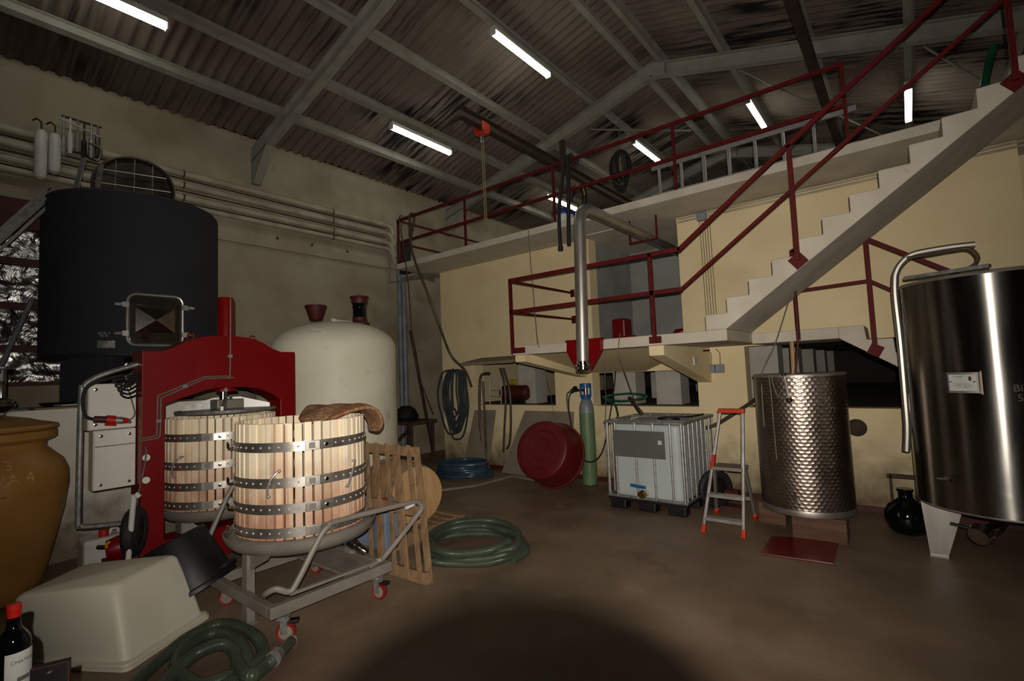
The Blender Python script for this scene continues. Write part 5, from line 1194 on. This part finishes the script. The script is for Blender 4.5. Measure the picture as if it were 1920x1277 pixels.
# ------------------------------------------------------------------ conduits and switches on the facade
xa, xb = -2.55, 3.7
for z, y in ((4.00, YF-.03), (3.955, YF-.03)):
    tag(obj('facade_conduit', MB().tube([(xa, y, z), (xb, y, z)], .014, 8), M['pipe_white']), ('upper' if z > 3.98 else 'lower')+' of two cream conduits under the walkway on the right facade', 'conduit', 'conduits under the walkway')
t = thing('junction_box', 'grey junction box under the walkway with thin wires dropping from it', 'box', (-2.18, YF, 3.95))
obj('box_body', MB().box(-2.26, -2.13, YF-.08, YF-.001, 3.90, 4.02), M['grey_pipe'], t, smooth=0, bevel=.01)
for k in range(5): obj('wire', MB().tube([(-2.24+.035*k, YF-.012, 3.90), (-2.23+.035*k, YF-.012, 2.2)], .004, 5), M['hosebrown'], t)
t = thing('switch_box', 'pair of grey switch boxes on the pier beside the triangular bracket', 'switch', (-2.15, YF, 1.76))
for x in (-2.21, -2.09):
    obj('box_body', MB().box(x-.055, x+.055, YF-.06, YF-.001, 1.70, 1.82), M['grey_pipe'], t, smooth=0, bevel=.008)
    obj('wire', MB().tube([(x+.01, YF-.03, 1.82), (x+.01, YF-.02, 1.98), (x-.04, YF-.02, 2.04)], .006, 6), M['cable'], t)
tag(obj('red_pipe', MB().tube([onY(1293, 662, 6.95), onY(1318, 658, 7.0), onY(1330, 657, 7.1)], .012, 8), M['redrail']), 'short red pipe under the landing above the switch boxes', 'pipe')
tag(obj('white_tag', MB().box(-2.21, -2.195, 6.55, 6.65, 1.82, 1.93), M['paper'], smooth=0), 'small white tag on the side of the triangular bracket', 'tag')

# electrical cabinet and pipes at the walkway end
t = thing('electric_cabinet', 'dark narrow electrical cabinet at the left tip of the walkway', 'cabinet', (-8.75, 7.2, 4.1))
obj('case', MB().box(-8.72, -8.50, 7.0, 7.16, 4.12, 4.86), M['black'], t, smooth=0, bevel=.01)
obj('door', MB().box(-8.66, -8.56, 6.985, 7.0, 4.15, 4.78), M['darkred'], t, smooth=0)
for i, (x, z0) in enumerate(((-8.98, .02), (-8.83, .02))):
    tag(obj('drain_pipe', MB().tube([(x, 7.2, z0), (x, 7.2, 4.9)], .055, 12), M['grey_pipe']), ('left' if i == 0 else 'right')+' one of two grey plastic pipes standing behind the cream tank', 'pipe', 'grey pipes by the corner')
tag(obj('bent_conduit', MB().tube(spline([(-9.05, 7.0, 4.95), (-9.05, 7.0, 4.05), (-9.0, 7.0, 3.98), (-8.4, 7.1, 3.97), (-7.76, 7.2, 3.93)], 5), .02, 8), M['galv']), 'bent grey conduit running below the walkway tip', 'conduit')
for k in range(3): tag(obj('feed_pipe', MB().tube(spline([(-8.6, 7.0-.03*k, 4.02-.04*k), (-8.3, 7.0-.03*k, 4.0-.03*k), (-8.1, 7.05, 4.0-.02*k), (-7.76, 7.15, 3.9-.035*k)], 5), .015, 8), M['stain']), ('topmost', 'middle', 'lowest')[k]+' of three steel feed pipes under the walkway tip', 'pipe', 'feed pipes under the walkway tip')
# hoses draped over the rail at the left end
hose('draped_hose', [(-7.62, 6.40, 4.62), (-7.60, 6.40, 5.02), (-7.58, 6.44, 5.10), (-7.56, 6.48, 5.0), (-7.55, 6.36, 4.5), (-7.42, 6.34, 4.1)] + [onY(x, y, Y) for x, y, Y in ((800, 545, 6.5), (822, 605, 6.7), (845, 665, 6.95), (872, 695, 7.1), (884, 726, 7.12))], .026, M['hosebrown'], n=8, label='long brown hose draped over the walkway rail and falling to the wall hank', cat='hose')
hose('draped_cable', [(-7.95, 6.40, 4.2), (-7.93, 6.40, 5.04), (-7.9, 6.46, 5.1), (-7.86, 6.38, 4.8)] + [onY(x, y, 6.34) for x, y in ((758, 470), (766, 540), (772, 620), (782, 690), (800, 745), (812, 775))], .014, M['hosebrown'], n=6, label='thin brown cable falling from the walkway tip behind the cream tank', cat='cable')
hose('hanging_rope', [onY(990, 425, 6.36), onY(994, 480, 6.3), onY(1001, 560, 6.0), onY(1008, 640, 5.6), onY(1012, 650, 5.53)], .007, M['cable'], n=5, label='thin grey cord hanging from the walkway to the landing, left of the duct', cat='cord')
hose('rope', [onY(1136, 655, 5.5), onY(1134, 700, 5.6), onY(1136, 760, 6.0), onY(1134, 800, 6.4)], .006, M['cable'], n=5, label='thin cord hanging right of the red hopper', cat='cord')
hose('rope', [onY(1163, 625, 5.52), onY(1160, 660, 5.5), onY(1172, 700, 5.7), onY(1190, 750, 6.2), onY(1203, 776, 6.4)], .006, M['cable'], n=5, label='thin cord running from the landing down to the liquid container', cat='cord')
hose('rope', [onY(1020, 690, 7.2), onY(1030, 730, 7.2), onY(1040, 780, 7.2), onY(1052, 820, 7.0)], .005, M['cable'], n=5, label='thin grey cord from the opening edge down behind the red tub', cat='cord')

# ------------------------------------------------------------------ things on the walkway
def alu_ladder(xa, xb, n, y, label, z0=4.16, z1=4.56):
    t = thing('aluminium_ladder', label, 'ladder', (xa, y, z0), 'aluminium ladder sections on the walkway')
    for z in (z0, z1): obj('side_rail', MB().box(xa, xb, y-.012, y+.012, z-.03, z+.03), M['alu'], t, smooth=0)
    for k in range(n):
        x = xa+.10+(xb-xa-.2)*k/(n-1); obj('rung', MB().bar((x, y, z0), (x, y, z1), .03, .03), M['alu'], t, smooth=0)
alu_ladder(-2.60, -.88, 6, 6.52, 'left aluminium ladder section standing on edge on the walkway')
alu_ladder(-2.02, -.26, 6, 6.57, 'right aluminium ladder section standing on edge on the walkway', 4.17, 4.58)
t = thing('lifting_straps', 'long black lifting straps hung over the walkway rail left of the duct', 'straps', (-3.9, 6.35, 5.0))
a = [onY(1058, 292, 6.36), onY(1053, 345, 6.34), onY(1048, 400, 6.33), onY(1051, 462, 6.33)]
b = [onY(1064, 292, 6.36), onY(1066, 350, 6.34), onY(1066, 410, 6.33), onY(1067, 460, 6.33)]
obj('strap', MB().tube(spline(a, 5), .030, 8), M['blackrub'], t); obj('strap', MB().tube(spline(b, 5), .032, 8), M['blackrub'], t)
obj('strap_knot', MB().tube([(a[0].x-.02, 6.38, 5.02), (a[0].x+.06, 6.44, 5.12), (a[0].x+.12, 6.52, 5.0)], .05, 8), M['blackrub'], t)
obj('strap_end', MB().tube([a[-1], a[-1]-V3((0, 0, .06))], .042, 8), M['blackrub'], t)
t = thing('blue_bucket', 'blue and white bucket on the walkway behind the black straps', 'bucket', (-4.28, 6.85, 4.14))
obj('bucket_body', MB().lathe([(.13, 4.142), (.16, 4.15), (.18, 4.36), (.17, 4.36), (.12, 4.16)], (-4.28, 6.85, 0), 24), M['white'], t)
obj('bucket_lid', MB().lathe([(.19, 4.35), (.195, 4.37), (.19, 4.42), (.12, 4.46), (.001, 4.47)], (-4.28, 6.85, 0), 24), M['bluebucket'], t)
hose('striped_hose', [onY(x, y, 6.62) for x, y in ((1070, 372), (1074, 356), (1084, 350), (1094, 356), (1096, 374), (1090, 400))], .04, M['black'], n=8, label='thick black and yellow hose arched over the walkway rail behind the duct', cat='hose')
sh = bpy.data.objects['striped_hose']
obj('yellow_stripe', MB().tube(spline([onY(x, y, 6.585) for x, y in ((1076, 352), (1084, 348), (1093, 353), (1096, 366))], 6), .010, 6), M['yellow'], sh)
t = thing('cable_hank', 'dark cable hank hanging under the roof between two battens', 'cable', (-4.25, 9.0, 5.9))
rnd = random.Random(5)
for k in range(16):
    w = rnd.uniform(.06, .24); zb = 5.50+rnd.uniform(-.14, .22); y = 9.05+rnd.uniform(-.05, .05); cx_ = -4.25+rnd.uniform(-.03, .03)
    obj('cable_loop', MB().tube(spline([(cx_, y, 6.20), (cx_+w*.8, y, 6.08), (cx_+w, y, 5.8), (cx_+w*.6, y, zb+.08), (cx_, y, zb), (cx_-w*.6, y, zb+.08), (cx_-w, y, 5.8), (cx_-w*.8, y, 6.08)], 4, True), .011, 6, True), M['blackrub'], t)
obj('hanging_cord', MB().tube([(-4.25, 9.05, 6.2), (-4.22, 9.05, roof_z(-4.22)-.4)], .008, 6), M['cable'], t)
t = thing('chain_hoist', 'orange red trolley hoist on the brown monorail with a hanging chain', 'hoist', (-5.56, 6.36, 6.1))
obj('trolley', MB().box(-5.66, -5.64, 6.26, 6.46, 6.04, 6.20).box(-5.48, -5.46, 6.26, 6.46, 6.04, 6.20).box(-5.66, -5.46, 6.30, 6.42, 6.00, 6.06), M['orange'], t, smooth=0, bevel=.006)
for y in (6.31, 6.41):
    for x in (-5.63, -5.49): obj('trolley_wheel', MB().lathe([(.03, -.012), (.035, 0), (.03, .012)], (x, y, 6.165), 14, (1, 0, 0)), M['redpress'], t)
obj('hook_block', MB().tube([(-5.56, 6.36, 6.02), (-5.56, 6.36, 5.86)], .03, 8), M['galv'], t)
for dx in (-.02, .02): obj('chain', MB().tube([(-5.56+dx, 6.36, 5.9), (-5.55+dx, 6.36, 4.30)], .010, 6), M['rope'], t)
hose('green_pole_hose', [onY(1846, 160, 9.2), onY(1852, 130, 9.2), onY(1864, 86, 9.2)], .05, M['green'], n=8, label='green hose standing on the walkway behind the top of the stairs', cat='hose')

# clutter in the dark corner right of the cream tank
t = thing('corner_bench', 'dark wooden bench in the shadowy corner right of the cream tank', 'bench', (-8.3, 6.9, 0))
obj('bench_top', MB().box(-8.75, -7.85, 6.5, 7.2, .86, .92), M['rust'], t, smooth=0)
for x in (-8.70, -7.92):
    for y in (6.55, 7.12): obj('leg', MB().box(x-.03, x+.03, y-.03, y+.03, 0, .86), M['rust'], t, smooth=0)
obj('brace', MB().bar((-8.7, 6.55, .3), (-7.92, 6.55, .8), .04, .06), M['rust'], t, smooth=0)
t = thing('white_can', 'white plastic can on the floor in the corner below the dark bench', 'can', (-7.95, 6.62, 0))
obj('can_body', MB().box(-8.08, -7.82, 6.40, 6.62, 0, .34), M['white'], t, smooth=0, bevel=.03)
obj('can_label', MB().box(-7.90, -7.83, 6.396, 6.399, .10, .24), M['darkred'], t, smooth=0)
obj('cap', MB().lathe([(.03, .34), (.03, .39), (.001, .39)], (-7.95, 6.51, 0), 14), M['white'], t)
tag(obj('dark_sack', MB().lathe([(.001, 0), (.22, .0), (.26, .08), (.20, .22), (.10, .30), (.001, .31)], (-8.3, 6.75, .922), 20), M['black']), 'dark lumpy sack lying on the corner bench', 'sack')
tag(obj('leaning_plank', MB().bar(onY(770, 620, 7.2), onZ(812, 850, .02), .07, .03), M['rust'], smooth=0), 'dark plank leaning in the corner right of the cream tank', 'plank')

# ------------------------------------------------------------------ the photographer's camera with its flash, on a tripod
t = thing('photo_camera', 'black photo camera with a raised flash on a tripod at the viewpoint', 'camera', CAM)
def cf(a, b, d): return CAM+cR*a+cU*b+cF*d
lens = MB(); lens.lathe([(.0395, -.060), (.0425, -.060), (.0435, .0), (.0425, .025), (.0405, .025), (.0395, .0)], CAM, 40, cF, xdir=cR, caps=False)
obj('lens_barrel', lens, M['black'], t)
obj('camera_body', MB().obox(cf(0, .0, -.10), cR*.068, cU*.05, cF*.036), M['black'], t, smooth=0, bevel=.006)
obj('flash_arm', MB().obox(cf(0, .060, -.095), cR*.022, cU*.012, cF*.02).obox(cf(-.012, .085, -.090), cR*.03, cU*.012, cF*.018), M['black'], t, smooth=0)
obj('tripod_column', MB().tube([cf(0, -.05, -.10), V3((-.1*cF.x, -.1*cF.y, 1.25))], .018, 8), M['black'], t)
hub = V3((-.1*cF.x, -.1*cF.y, 1.45))
for a in (PI*.71+PI, PI*.71+PI+2.09, PI*.71+PI-2.09): obj('tripod_leg', MB().tube([hub, (hub.x+.48*math.cos(a), hub.y+.48*math.sin(a), .012)], [.016, .010], 8), M['black'], t)
